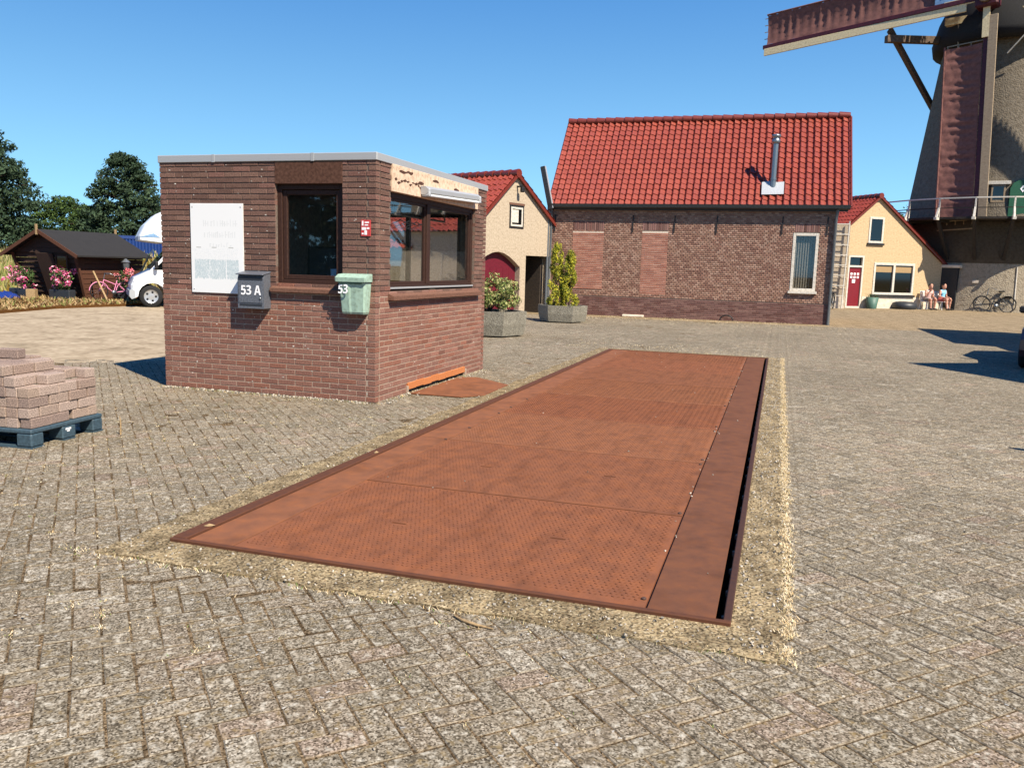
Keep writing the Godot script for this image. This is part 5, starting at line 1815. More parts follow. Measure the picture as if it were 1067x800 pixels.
func make_planters() -> void:
	var defs := [[Vector3(-6.05, 0, -17.35), 0.55, 0.78, "grey concrete planter with a leafy green bush by the office"], [Vector3(-5.88, 0, -23.05), 0.48, 0.70, "grey concrete planter with two golden conifers by the brick house"]]
	for k in 2:
		var e: Array = defs[k]
		var t := thing("planter", e[3], "planter", e[0], 0.15, "concrete planters")
		var s := st()
		var R: float = e[2]; var H: float = e[1]
		# hexagonal tub, hollow, slightly tapering
		lathe(s, Vector3.ZERO, [Vector2(R * 0.93, 0.03), Vector2(R, H * 0.5), Vector2(R * 1.02, H), Vector2(R * 0.90, H), Vector2(R * 0.88, H - 0.08)], 6, false)
		fin(s, "tub", M.planter, t)
		s = st()
		lathe(s, Vector3.ZERO, [Vector2(R * 0.885, H - 0.075), Vector2(0, H - 0.05)], 6, false)
		fin(s, "earth", M.soil, t)
		for f in 2:
			box_part("foot", Vector3(-0.4 + 0.6 * f, 0, -0.3), Vector3(-0.2 + 0.6 * f, 0.035, 0.3), M.planter, t)
	# bush
	var b := thing("bush", "leafy green bush growing in the planter by the office", "bush", Vector3(-6.15, 0.48, -17.4))
	var s := st()
	var r := RandomNumberGenerator.new(); r.seed = 61
	for k in 16:
		var an := r.randf() * TAU
		tube(s, [Vector3(0, 0, 0), Vector3(cos(an) * 0.2, 0.25, sin(an) * 0.2), Vector3(cos(an) * 0.55, 0.55 + r.randf() * 0.3, sin(an) * 0.55)], [0.016, 0.011, 0.005], 5, false)
	fin(s, "stem", M.bark, b)
	s = st()
	var blobs := []
	for k in 40:
		var an := r.randf() * TAU
		var q := sqrt(r.randf()) * 0.72
		blobs.append([Vector3(cos(an) * q, 0.22 + 0.58 * r.randf() * (1.0 - q * 0.45), sin(an) * q), Vector3.ONE * r.randf_range(0.10, 0.2)])
	leaf_cloud(s, blobs, 4600, 0.085, 62, [Color(0.18, 0.22, 0.06), Color(0.27, 0.28, 0.10), Color(0.10, 0.14, 0.045), Color(0.38, 0.36, 0.16)], 0.3)
	fin(s, "leaves", M.leaf, b)
	# two golden conifers
	for k in 2:
		var e: Array = [[Vector3(-6.08, 0.41, -23.0), 1.85, 0.30, "taller golden conifer in the planter by the brick house"], [Vector3(-5.70, 0.41, -23.05), 1.62, 0.30, "shorter golden conifer on the right in the same planter"]][k]
		var c := thing("conifer", e[3], "conifer", e[0], 0, "golden conifers")
		s = st()
		tube(s, [Vector3.ZERO, Vector3(0, e[1] * 0.9, 0)], [0.03, 0.006], 6)
		fin(s, "trunk", M.bark, c)
		s = st()
		blobs = []
		for j in 70:
			var v := r.randf()
			var an := r.randf() * TAU
			var q: float = e[2] * (1.0 - v * 0.72) * r.randf_range(0.5, 1.0)
			blobs.append([Vector3(cos(an) * q, 0.05 + v * e[1] * 0.92, sin(an) * q), Vector3(0.07, 0.12, 0.07)])
		leaf_cloud(s, blobs, 5200, 0.06, 70 + k, [Color(0.42, 0.38, 0.03), Color(0.30, 0.30, 0.04), Color(0.16, 0.20, 0.04), Color(0.50, 0.45, 0.05)], 0.3, -0.4)
		fin(s, "crown", M.leaf, c)

func flowers(label: String, at: Vector3, w: float, h: float, sd: int, reds: bool) -> void:
	var t := thing("flower_tub", label, "flowers", at, 0, "flower tubs by the shed")
	var s := st()
	bx(s, Vector3(-w * 0.5, 0, -0.14), Vector3(w * 0.5, 0.3, 0.14), 0.02)
	fin(s, "tub", M.anthracite_dark, t)
	s = st()
	leaf_cloud(s, [[Vector3(0, h * 0.65, 0), Vector3(w * 0.5, h * 0.38, 0.26)]], 500, 0.10, sd, [Color(0.05, 0.09, 0.03), Color(0.08, 0.12, 0.04)], 0.2)
	fin(s, "leaves", M.leaf, t)
	s = st()
	var pk := [Color(0.80, 0.12, 0.32), Color(0.85, 0.25, 0.42), Color(0.80, 0.42, 0.50), Color(0.70, 0.06, 0.22)]
	if reds: pk = [Color(0.65, 0.10, 0.12), Color(0.8, 0.35, 0.38), Color(0.75, 0.2, 0.22)]
	var fr := RandomNumberGenerator.new(); fr.seed = sd
	var fb := []
	for k in 22: fb.append([Vector3(fr.randfn(0, w * 0.27), h * fr.randf_range(0.36, 1.0), fr.randfn(0, 0.15)), Vector3.ONE * fr.randf_range(0.05, 0.12)])
	leaf_cloud(s, fb, 420, 0.09, sd + 1, pk, 0.7)
	fin(s, "blossoms", M.petal, t)

# ---------------------------------------------------------------- vehicles
func wheel(parent: Node3D, c: Vector3, r: float, w: float, name_ := "wheel") -> void:
	# axle along local z
	var turn := Transform3D(Basis(Vector3.RIGHT, PI / 2), c)
	var s := st()
	lathe(s, Vector3.ZERO, [Vector2(r * 0.62, -w * 0.5), Vector2(r * 0.93, -w * 0.5), Vector2(r, -w * 0.32), Vector2(r, w * 0.32), Vector2(r * 0.93, w * 0.5), Vector2(r * 0.62, w * 0.5)], 28)
	var o := fin(s, name_, M.rubber, parent, turn)
	s = st()
	lathe(s, Vector3.ZERO, [Vector2(r * 0.64, w * 0.46), Vector2(r * 0.56, w * 0.36), Vector2(r * 0.2, w * 0.40), Vector2(0, w * 0.44)], 24)
	lathe(s, Vector3.ZERO, [Vector2(r * 0.64, -w * 0.46), Vector2(r * 0.56, -w * 0.36), Vector2(r * 0.2, -w * 0.40), Vector2(0, -w * 0.44)], 24)
	fin(s, "rim", M.alloy, o)
	for k in 5:
		for sg in [-1.0, 1.0]:
			s = st()
			var a := TAU * k / 5.0
			lathe(s, Vector3(cos(a) * r * 0.40, sg * w * 0.395, sin(a) * r * 0.40), [Vector2(r * 0.10, -0.008), Vector2(r * 0.10, 0.008), Vector2(0, 0.009 * sg)], 8)
			fin(s, "rim_hole", M.rubber, o)

func offset_poly(poly: Array, d: float) -> Array:
	var r := Geometry2D.offset_polygon(PackedVector2Array(poly), -d, Geometry2D.JOIN_MITER)
	return Array(r[0]) if r.size() > 0 else poly

func arch_profile(x: float, r: float) -> Array:
	var out := []
	for k in 9:
		var a := PI - PI * k / 8.0
		out.append(Vector2(x + cos(a) * r, 0.30 + sin(a) * r))
	return out

func make_left_side() -> void:
	# bank of dry grass behind the shed
	var s := st()
	var bank := []
	for i in 41:
		var row := []
		for j in 13:
			var x := -75.0 + i * 1.35
			var z := -23.5 - j * 3.2
			var h := 1.7 * smoothstep(-22.5, -38.0, z - (x + 30.0) * 0.25) * clampf((-25.5 - x) / 5.0, 0.0, 1.0)
			row.append(Vector3(x, -0.02 + h + 0.12 * sin(i * 1.3 + j * 2.1) * clampf(h, 0, 1), z))
		bank.append(row)
	s.set_smooth_group(0)
	for i in 40:
		for j in 12: quad(s, bank[i][j], bank[i + 1][j], bank[i + 1][j + 1], bank[i][j + 1], Vector3.UP)
	struct(fin(s, "grass_bank", M.meadow, self))
	var r := RandomNumberGenerator.new(); r.seed = 17
	s = st()
	var gc := [Color(0.26, 0.25, 0.08), Color(0.36, 0.30, 0.13), Color(0.16, 0.20, 0.06), Color(0.42, 0.35, 0.18)]
	for k in 9000:
		var x := r.randf_range(-46, -23.5); var z := r.randf_range(-42, -24)
		var h := 1.7 * smoothstep(-22.5, -38.0, z - (x + 30.0) * 0.25) * clampf((-25.5 - x) / 5.0, 0.0, 1.0)
		var an := r.randf() * TAU
		var d := Vector3(cos(an), 0, sin(an))
		var p := Vector3(x, h - 0.05, z)
		s.set_color(gc[r.randi() % 4])
		tri(s, p - d * 0.05, p + d * 0.05, p + Vector3(r.randfn(0, 0.12), r.randf_range(0.2, 0.55), r.randfn(0, 0.12)), Vector3.BACK)
	tag(fin(s, "long_grass", M.grassblade, self), "long dry grass on the bank behind the shed", "grass", "", "stuff")
	# earth border with a pale kerb in front of the shed
	s = st()
	var bp := [Vector2(-24.5, -9.4), Vector2(-18.4, -15.2), Vector2(-19.3, -18.2), Vector2(-18.9, -21.8), Vector2(-21.3, -25.2), Vector2(-27.0, -25.2), Vector2(-30.0, -16.0)]
	var pv := PackedVector2Array(bp)
	var ids := Geometry2D.triangulate_polygon(pv)
	for k in range(0, ids.size(), 3):
		tri(s, Vector3(pv[ids[k]].x, 0.07, pv[ids[k]].y), Vector3(pv[ids[k + 1]].x, 0.07, pv[ids[k + 1]].y), Vector3(pv[ids[k + 2]].x, 0.07, pv[ids[k + 2]].y), Vector3.UP)
	for k in bp.size():
		var a: Vector2 = bp[k]; var b: Vector2 = bp[(k + 1) % bp.size()]
		quad(s, Vector3(a.x, 0.07, a.y), Vector3(b.x, 0.07, b.y), Vector3(b.x, -0.02, b.y), Vector3(a.x, -0.02, a.y), Vector3(b.y - a.y, 0, a.x - b.x) * -1.0)
	struct(fin(s, "earth_border", M.soil, self))
	s = st()
	for k in 2600:
		var p := Vector3(r.randf_range(-24, -18.8), 0.07, r.randf_range(-22.0, -14.5))
		if not Geometry2D.is_point_in_polygon(Vector2(p.x, p.z), pv): continue
		var an := r.randf() * TAU
		var d := Vector3(cos(an), 0, sin(an))
		s.set_color([Color(0.34, 0.22, 0.10), Color(0.42, 0.30, 0.16), Color(0.26, 0.18, 0.08), Color(0.20, 0.22, 0.07)][r.randi() % 4])
		tri(s, p - d * 0.03, p + d * 0.03, p + Vector3(r.randfn(0, 0.06), r.randf_range(0.03, 0.12), r.randfn(0, 0.06)), Vector3.BACK)
	tag(fin(s, "dead_ground_cover", M.grassblade, self), "withered brown ground cover in the border by the shed", "ground cover", "", "stuff")

	# shed with walls that lean outwards
	var t := thing("garden_shed", "dark brown wooden shed with outward leaning walls and felt roof", "shed", Vector3(-23.2, 0.0, -22.0))
	var wb := 1.2; var wt := 1.32; var eh := 1.56; var rh := 2.26; var D := 2.45; var lean := 0.50
	# side boards
	for sg in [-1.0, 1.0]:
		var side := Node3D.new(); side.name = "side_wall"; t.add_child(side, true)
		for k in 9:
			s = st()
			var a := k / 9.0; var b := (k + 1) / 9.0
			var xa: float = lerpf(wb, wt, a) * sg; var xb: float = lerpf(wb, wt, b) * sg
			var ya := 0.08 + a * (eh - 0.08); var yb := 0.08 + b * (eh - 0.08) - 0.008
			quad(s, Vector3(xa + 0.014 * sg, ya, lean * a), Vector3(xb, yb, lean * b), Vector3(xb, yb, -D), Vector3(xa + 0.014 * sg, ya, -D), Vector3(sg, 0, 0))
			quad(s, Vector3(xa + 0.014 * sg, ya, lean * a), Vector3(xa - 0.02 * sg, ya, lean * a), Vector3(xa - 0.02 * sg, ya, -D), Vector3(xa + 0.014 * sg, ya, -D), Vector3.DOWN)
			fin(s, "board", M.shed_brown, side)
	# gable boards
	for zz in [-0.02, -D]:
		var gab := Node3D.new(); gab.name = "gable_wall"; t.add_child(gab, true)
		for k in 13:
			var a := k / 13.0; var b := (k + 1) / 13.0
			var ya := 0.08 + a * (rh - 0.12); var yb := 0.08 + b * (rh - 0.12) - 0.008
			var half := func(y: float) -> float: return lerpf(wb, wt, (y - 0.08) / (eh - 0.08)) if y < eh else wt * (rh - y) / (rh - eh)
			s = st()
			var zo: float = lean * minf(ya, eh) / eh if zz > -1.0 else 0.0
			prism(s, [Vector2(-half.call(ya), ya), Vector2(half.call(ya), ya), Vector2(half.call(yb), yb), Vector2(-half.call(yb), yb)], zz + zo - 0.06, zz + zo + 0.003 * (k % 2))
			fin(s, "board", M.shed_dark, gab)
	# corner posts and door
	for sg in [-1.0, 1.0]:
		s = st()
		bar(s, Vector3(sg * wb, 0.05, 0.04), Vector3(sg * (wt + 0.005), eh, lean + 0.03), 0.10, 0.07, Vector3.BACK)
		fin(s, "corner_post", M.shed_brown, t)
	s = st()
	bar(s, Vector3(0.03, 0.08, 0.04), Vector3(0.03, 1.55, lean + 0.035), 0.70, 0.03, Vector3.BACK, 0.004)
	var door := fin(s, "door", M.shed_dark, t)
	s = st()
	window_frame(s, Rect2(0.42, 1.0, 0.5, 0.5), 0.05, 0.46, 0.10)
	var w := fin(s, "window", M.shed_dark, t)
	box_part("pane", Vector3(0.47, 1.05, 0.43), Vector3(0.87, 1.45, 0.44), M.glass_dark, w)
	# roof
	for sg in [-1.0, 1.0]:
		s = st()
		var e := Vector3(sg * 1.62, eh - 0.06, 0); var p := Vector3(0, rh + 0.06, 0)
		var nrm := Vector3(sg * 0.5, 1, 0)
		quad(s, e + Vector3(0, 0, 0.72), p + Vector3(0, 0, 0.72), p + Vector3(0, 0, -D - 0.2), e + Vector3(0, 0, -D - 0.2), nrm)
		quad(s, e + Vector3(0, -0.05, 0.72), p + Vector3(0, -0.05, 0.72), p + Vector3(0, -0.05, -D - 0.2), e + Vector3(0, -0.05, -D - 0.2), -nrm)
		quad(s, e + Vector3(0, 0, 0.72), e + Vector3(0, -0.05, 0.72), e + Vector3(0, -0.05, -D - 0.2), e + Vector3(0, 0, -D - 0.2), Vector3(sg, 0, 0))
		fin(s, "roof_slope", M.felt, t)
		s = st()
		bar(s, e + Vector3(0, -0.05, 0.74), p + Vector3(0, -0.05, 0.74), 0.11, 0.025, Vector3.BACK)
		fin(s, "barge_board", M.shed_brown, t)
	for zz in [0.75, -D - 0.2]:
		s = st()
		bar(s, Vector3(0, rh - 0.12, zz), Vector3(0, rh + 0.22, zz), 0.07, 0.04, Vector3.BACK)
		fin(s, "finial", M.pale_wood, t)
	# lantern on the side
	s = st()
	lathe(s, Vector3(1.62, 1.06, -1.35), [Vector2(0, 0), Vector2(0.09, 0.02), Vector2(0.12, 0.22), Vector2(0.15, 0.25), Vector2(0.04, 0.36), Vector2(0, 0.38)], 8, false)
	bar(s, Vector3(1.42, 1.42, -1.35), Vector3(1.64, 1.42, -1.35), 0.03, 0.03)
	fin(s, "wall_lantern", M.grey_post, t)

	flowers("pink flower tub at the left front corner of the shed", Vector3(-24.0, 0.07, -21.35), 0.95, 1.02, 41, false)
	flowers("pink flower tub beside the shed door", Vector3(-22.45, 0.07, -21.45), 0.85, 0.98, 43, false)
	flowers("red and pink flower tub against the shed side wall", Vector3(-21.45, 0.07, -23.1), 0.6, 0.95, 45, true)

	t = thing("tarpaulin", "crumpled blue tarpaulin on the ground left of the shed", "tarpaulin", Vector3(-24.3, 0.07, -20.6))
	s = st(); s.set_smooth_group(0)
	var g := []
	for i in 13:
		var row := []
		for j in 9:
			var e := minf(minf(i, 12 - i) / 3.0, minf(j, 8 - j) / 2.0)
			row.append(Vector3(-0.75 + i * 0.125 + r.randfn(0, 0.02), 0.01 + clampf(e, 0, 1) * r.randf_range(0.05, 0.24), -0.4 + j * 0.1 + r.randfn(0, 0.02)))
		g.append(row)
	for i in 12:
		for j in 8: quad(s, g[i][j], g[i + 1][j], g[i + 1][j + 1], g[i][j + 1], Vector3.UP)
	fin(s, "sheet", M.tarp_blue, t)
	t = thing("wood_block", "pale wooden block standing beside the shed door", "wood block", Vector3(-23.25, 0.07, -21.0), 0.4)
	box_part("block", Vector3(-0.14, 0, -0.12), Vector3(0.14, 0.30, 0.12), M.pale_wood, t, 0.012)
	for k in 2:
		var e: Array = [[Vector3(-20.9, 0.07, -21.75), Vector3(-0.78, 0.92, -0.25), "pale pole leaning left against the shed side wall"], [Vector3(-20.35, 0.07, -22.0), Vector3(0.30, 1.5, -0.75), "long pale pole leaning right beside the white van"]][k]
		t = thing("pole", e[2], "pole", e[0], 0, "leaning poles")
		s = st(); tube(s, [Vector3.ZERO, e[1]], 0.032, 7)
		fin(s, "shaft", M.pale_wood, t)
	bicycle("pink bicycle parked against the shed side wall", Vector3(-21.25, 0.07, -22.35), 1.15, 0.8, M.pink, 0.0)

	# white camper van, its nose to the left
	t = thing("camper_van", "white camper van with a bulging overcab half hidden by the office", "camper van", Vector3(-18.15, 0, -20.62), 0.785)
	var body := [Vector2(-0.50, 0.28), Vector2(-0.56, 0.40), Vector2(-0.55, 0.66), Vector2(-0.46, 0.88), Vector2(-0.02, 1.10), Vector2(0.62, 1.80), Vector2(0.62, 2.9), Vector2(5.0, 2.9), Vector2(5.0, 0.32), Vector2(4.25, 0.30)]
	body += [Vector2(4.22, 0.30)]
	for k in 9:
		var a := PI * k / 8.0
		body.append(Vector2(3.8 + cos(a) * 0.42, 0.32 + sin(a) * 0.42))
	body += [Vector2(0.44, 0.30)]
	for k in 9:
		var a := PI * k / 8.0
		body.append(Vector2(0.0 + cos(a) * 0.42, 0.32 + sin(a) * 0.42))
	s = st()
	prism(s, body, -2.05, 0.0, Transform3D(Basis(), Vector3(0, 0, 0.06)), 0.10, 0.975)
	fin(s, "body", M.van_white, t)
	s = st()
	prism(s, [Vector2(-0.30, 2.0), Vector2(-0.30, 2.12), Vector2(-0.14, 2.45), Vector2(0.18, 2.78), Vector2(0.62, 3.0), Vector2(2.2, 3.02), Vector2(2.2, 2.0), Vector2(0.3, 1.94)], -2.1, 0.0, Transform3D(Basis(), Vector3(0, 0, 0.10)), 0.14, 0.95)
	fin(s, "overcab", M.van_white, t)
	s = st()
	prism(s, [Vector2(-0.28, 2.10), Vector2(0.12, 2.22), Vector2(0.30, 2.10)], 0.10, 0.115)
	fin(s, "blue_stripe", M.blue_print, t)
	s = st()
	prism(s, [Vector2(0.42, 2.28), Vector2(1.1, 2.28), Vector2(1.1, 2.68), Vector2(0.42, 2.62)], 0.10, 0.112)
	fin(s, "side_window", M.glass_dark, t)
	s = st()
	prism(s, [Vector2(0.10, 1.14), Vector2(0.98, 1.14), Vector2(0.98, 1.72), Vector2(0.66, 1.72)], 0.058, 0.072)
	fin(s, "side_window", M.glass_dark, t)
	s = st()
	quad(s, Vector3(0.02, 1.15, -0.15), Vector3(0.58, 1.77, -0.15), Vector3(0.58, 1.77, -1.85), Vector3(0.02, 1.15, -1.85), Vector3(-1, 1, 0))
	fin(s, "windscreen", M.glass_dark, t, Transform3D(Basis(), Vector3(-0.02, 0.02, 0)))
	s = st()
	prism(s, [Vector2(-0.54, 0.24), Vector2(-0.61, 0.34), Vector2(-0.60, 0.50), Vector2(-0.54, 0.56), Vector2(-0.44, 0.50), Vector2(-0.44, 0.28)], -2.08, 0.0, Transform3D(Basis(), Vector3(0, 0, 0.075)), 0.05, 0.96)
	fin(s, "bumper", M.van_grey, t)
	s = st()
	box(s, Vector3(-0.42, 0.78, 0.0), Vector3(0.14, 0.12, 0.08), Basis(Vector3.BACK, 0.5), 0.03)
	fin(s, "headlight", M.lamp_lens, t)
	s = st()
	box(s, Vector3(0.16, 1.28, 0.2), Vector3(0.10, 0.22, 0.16), Basis(), 0.03)
	fin(s, "mirror", M.black_iron, t)
	for c in [Vector3(0, 0.33, -0.06), Vector3(3.8, 0.33, -0.06), Vector3(0, 0.33, -1.85), Vector3(3.8, 0.33, -1.85)]:
		wheel(t, c, 0.33, 0.2)

	# blue container behind
	t = thing("container", "blue corrugated container behind the white van", "container", Vector3(-33.4, 0, -32.6), 0.785)
	s = st()
	for k in 40:
		var x := k * 0.15
		prism(s, [Vector2(x, 0.0), Vector2(x + 0.05, 0.04), Vector2(x + 0.10, 0.04), Vector2(x + 0.15, 0.0), Vector2(x + 0.15, -2.3), Vector2(x, -2.3)], 0.15, 2.42, Transform3D(Basis(Vector3.RIGHT, Vector3.FORWARD, Vector3.UP), Vector3.ZERO) if false else Transform3D(Basis(Vector3.RIGHT, Vector3.BACK, Vector3.UP), Vector3.ZERO))
	fin(s, "side_panel", M.container_blue, t)
	for y in [[0.0, 0.16], [2.40, 2.56]]:
		box_part("frame_rail", Vector3(-0.05, y[0], -2.35), Vector3(6.05, y[1], 0.06), M.container_blue, t)
	for x in [-0.08, 5.98]:
		box_part("corner_post", Vector3(x, 0.0, -0.1), Vector3(x + 0.12, 2.58, 0.07), M.container_blue, t)

	# pallet with a stack of paving bricks
	var po := Transform3D(Basis(Vector3.UP, 0.10), Vector3(-5.44, 0, -4.84))
	t = thing("pallet", "blue grey plastic pallet under a stack of paving bricks", "pallet", po.origin)
	t.transform = po
	# local: x to the left is negative, z backwards negative
	s = st()
	bx(s, Vector3(-1.2, 0.115, -0.80), Vector3(0, 0.15, 0), 0.008)
	fin(s, "deck", M.pallet, t)
	for x in [[-0.14, 0.0], [-0.68, -0.53], [-1.2, -1.06]]:
		for z in [[-0.13, 0.0], [-0.48, -0.33], [-0.80, -0.68]]:
			box_part("block", Vector3(x[0], 0.012, z[0]), Vector3(x[1], 0.115, z[1]), M.pallet, t, 0.01)
	for z in [[-0.13, 0.0], [-0.47, -0.34], [-0.80, -0.68]]:
		box_part("runner", Vector3(-1.2, 0.0, z[0]), Vector3(0.0, 0.012, z[1]), M.pallet, t)
	box_part("maker_label", Vector3(0.001, 0.085, -0.42), Vector3(0.003, 0.10, -0.36), M.letter_white, t)
	box_part("maker_label", Vector3(0.001, 0.070, -0.405), Vector3(0.003, 0.08, -0.375), M.letter_white, t)
	# bricks 21 x 10 x 8 cm
	var bmesh := ArrayMesh.new()
	s = st()
	box(s, Vector3(0, 0.0395, 0), Vector3(0.102, 0.079, 0.203), Basis(), 0.006)
	bmesh = mesh_of(s)
	var nb := 0
	for ly in 6:
		var cols_n := 10
		for ci in cols_n:
			# columns run along x from the right side; top layers cover only part of the stack
			var rows := [0.02, 0.235, 0.45, 0.665] if (ly + ci) % 2 == 0 else [0.02, 0.13, 0.345, 0.56]
			for ri in 4:
				var half: bool = (ly + ci) % 2 == 1 and ri == 0
				var len_z := 0.103 if half else 0.205
				if (ly + ci) % 2 == 0 and ri == 3: len_z = 0.103
				var z0: float = rows[ri]
				# only what can be seen: right side, front, and the top surface
				var outer := ci == 0 or ri == 0
				var top_l := ly >= 4
				if not outer and not top_l: continue
				if ly == 5 and (ci < 2 or (ri == 3 and ci < 5)): continue
				if ly == 4 and ci == 0 and ri == 2: continue
				if ly == 4 and ci == 0 and ri == 0: continue
				if ly == 0 and ci == 0 and ri == 2: z0 += 0.04
				var p := Vector3(-0.075 - ci * 0.1075 + r.randfn(0, 0.003), 0.151 + ly * 0.0803, -(z0 + len_z * 0.5) + r.randfn(0, 0.003))
				if ly == 4: p.x -= 0.015
				var wx := po * Transform3D(Basis(Vector3.UP, r.randfn(0, 0.018)).scaled(Vector3(1, 1, len_z / 0.205)), p)
				var o := piece("paving_brick", bmesh, M["klinker_%d" % (r.randi() % 5)], self, wx)
				var lay: String = ["bottom", "second", "third", "fourth", "fifth", "topmost"][ly]
				var ordn: String = ["first", "second", "third", "fourth", "fifth", "sixth", "seventh", "eighth", "ninth", "tenth"][ri if ci == 0 else ci]
				var lab := "paving brick, %s layer, %s from near corner on the side of the stack" % [lay, ordn]
				if ci > 0 and ri == 0: lab = "paving brick, %s layer, %s from near corner on the front of the stack" % [lay, ordn]
				elif ci > 0: lab = "paving brick inside the %s layer of the stack on the pallet" % lay
				tag(o, lab, "brick", "paving bricks on the pallet")
				nb += 1
	var tx := po * Transform3D(Basis(Vector3.UP, PI / 2 + 0.1), Vector3(-0.62, 0.151 + 6 * 0.0803, -0.50))
	var tb := piece("paving_brick", bmesh, M.klinker_3, self, tx)
	tag(tb, "single loose paving brick lying on top of the stack", "brick", "paving bricks on the pallet")
	print("stack bricks ", nb)

# ---------------------------------------------------------------- bicycle
func bicycle(label: String, at: Vector3, turn: float, sc: float, m: Material, lean: float) -> void:
	var t := thing("bicycle", label, "bicycle", at, turn, "parked bicycles")
	t.transform = Transform3D(Basis(Vector3.UP, turn) * Basis(Vector3.RIGHT, lean) * Basis.from_scale(Vector3.ONE * sc), at)
	var R := 0.35
	for x in [-0.54, 0.54]:
		var s := st()
		var ring := []
		for k in 29: ring.append(Vector3(x + cos(TAU * k / 28.0) * R, R + sin(TAU * k / 28.0) * R, 0))
		tube(s, ring, 0.022, 6, false)
		var w := fin(s, "wheel", M.rubber, t)
		s = st()
		for k in 14:
			var a := TAU * k / 14.0
			tube(s, [Vector3(x, R, 0.02 * (1 if k % 2 else -1)), Vector3(x + cos(a) * R * 0.95, R + sin(a) * R * 0.95, 0)], 0.003, 3, false)
		fin(s, "spokes", M.galv, w)
		s = st()
		var guard := []
		for k in 11:
			var a := PI * (0.08 + 0.9 * k / 10.0)
			guard.append(Vector3(x + cos(a) * (R + 0.035), R + sin(a) * (R + 0.035), 0))
		tube(s, guard, 0.018, 5)
		fin(s, "mudguard", m, t)
	var bb := Vector3(0.05, 0.29, 0); var seat := Vector3(0.20, 0.80, 0); var head := Vector3(-0.34, 0.82, 0); var h2 := Vector3(-0.38, 0.64, 0)
	var s := st()
	for e in [[bb, seat], [h2, bb], [head, Vector3(0.14, 0.62, 0)], [head, h2]]: tube(s, e, 0.018, 7)
	for z in [-0.05, 0.05]:
		tube(s, [bb + Vector3(0, 0, z * 0.5), Vector3(0.54, R, z)], 0.011, 6)
		tube(s, [Vector3(0.17, 0.70, z * 0.5), Vector3(0.54, R, z)], 0.010, 6)
		tube(s, [h2 + Vector3(0, 0, z * 0.4), Vector3(-0.54, R, z)], 0.012, 6)
	fin(s, "frame", m, t)
	s = st()
	tube(s, [head, head + Vector3(0.05, 0.26, 0)], 0.014, 7)
	tube(s, [head + Vector3(0.30, 0.20, -0.28), head + Vector3(0.16, 0.26, -0.26), head + Vector3(0.05, 0.27, -0.1), head + Vector3(0.05, 0.27, 0.1), head + Vector3(0.16, 0.26, 0.26), head + Vector3(0.30, 0.20, 0.28)], 0.013, 7)
	fin(s, "handlebar", M.galv, t)
	s = st()
	tube(s, [Vector3(0.20, 0.80, 0), Vector3(0.23, 0.93, 0)], 0.013, 6)
	box(s, Vector3(0.26, 0.96, 0), Vector3(0.26, 0.06, 0.17), Basis(Vector3.BACK, 0.05), 0.025)
	fin(s, "saddle", M.rubber, t)
	s = st()
	lathe(s, Vector3.ZERO, [Vector2(0.10, -0.005), Vector2(0.10, 0.005), Vector2(0, 0.006)], 18)
	fin(s, "chainring", M.galv, t, Transform3D(Basis(Vector3.RIGHT, PI / 2), bb + Vector3(0, 0, 0.05)))
	s = st()
	tube(s, [bb + Vector3(0.06, 0.16, -0.09), bb + Vector3(0, 0, -0.08), bb + Vector3(0, 0, 0.08), bb + Vector3(-0.06, -0.16, 0.09)], 0.010, 5)
	box(s, bb + Vector3(0.06, 0.16, -0.14), Vector3(0.09, 0.02, 0.08)); box(s, bb + Vector3(-0.06, -0.16, 0.14), Vector3(0.09, 0.02, 0.08))
	fin(s, "pedals", M.rubber, t)
	s = st()
	bx(s, Vector3(0.30, 0.74, -0.07), Vector3(0.76, 0.755, 0.07))
	for z in [-0.06, 0.06]: tube(s, [Vector3(0.56, R, z), Vector3(0.68, 0.74, z)], 0.007, 5)
	fin(s, "carrier", M.rubber, t)
	s = st()
	tube(s, [Vector3(0.12, 0.28, -0.06), Vector3(0.22, 0.0, -0.20)], 0.010, 5)
	fin(s, "kickstand", M.galv, t)

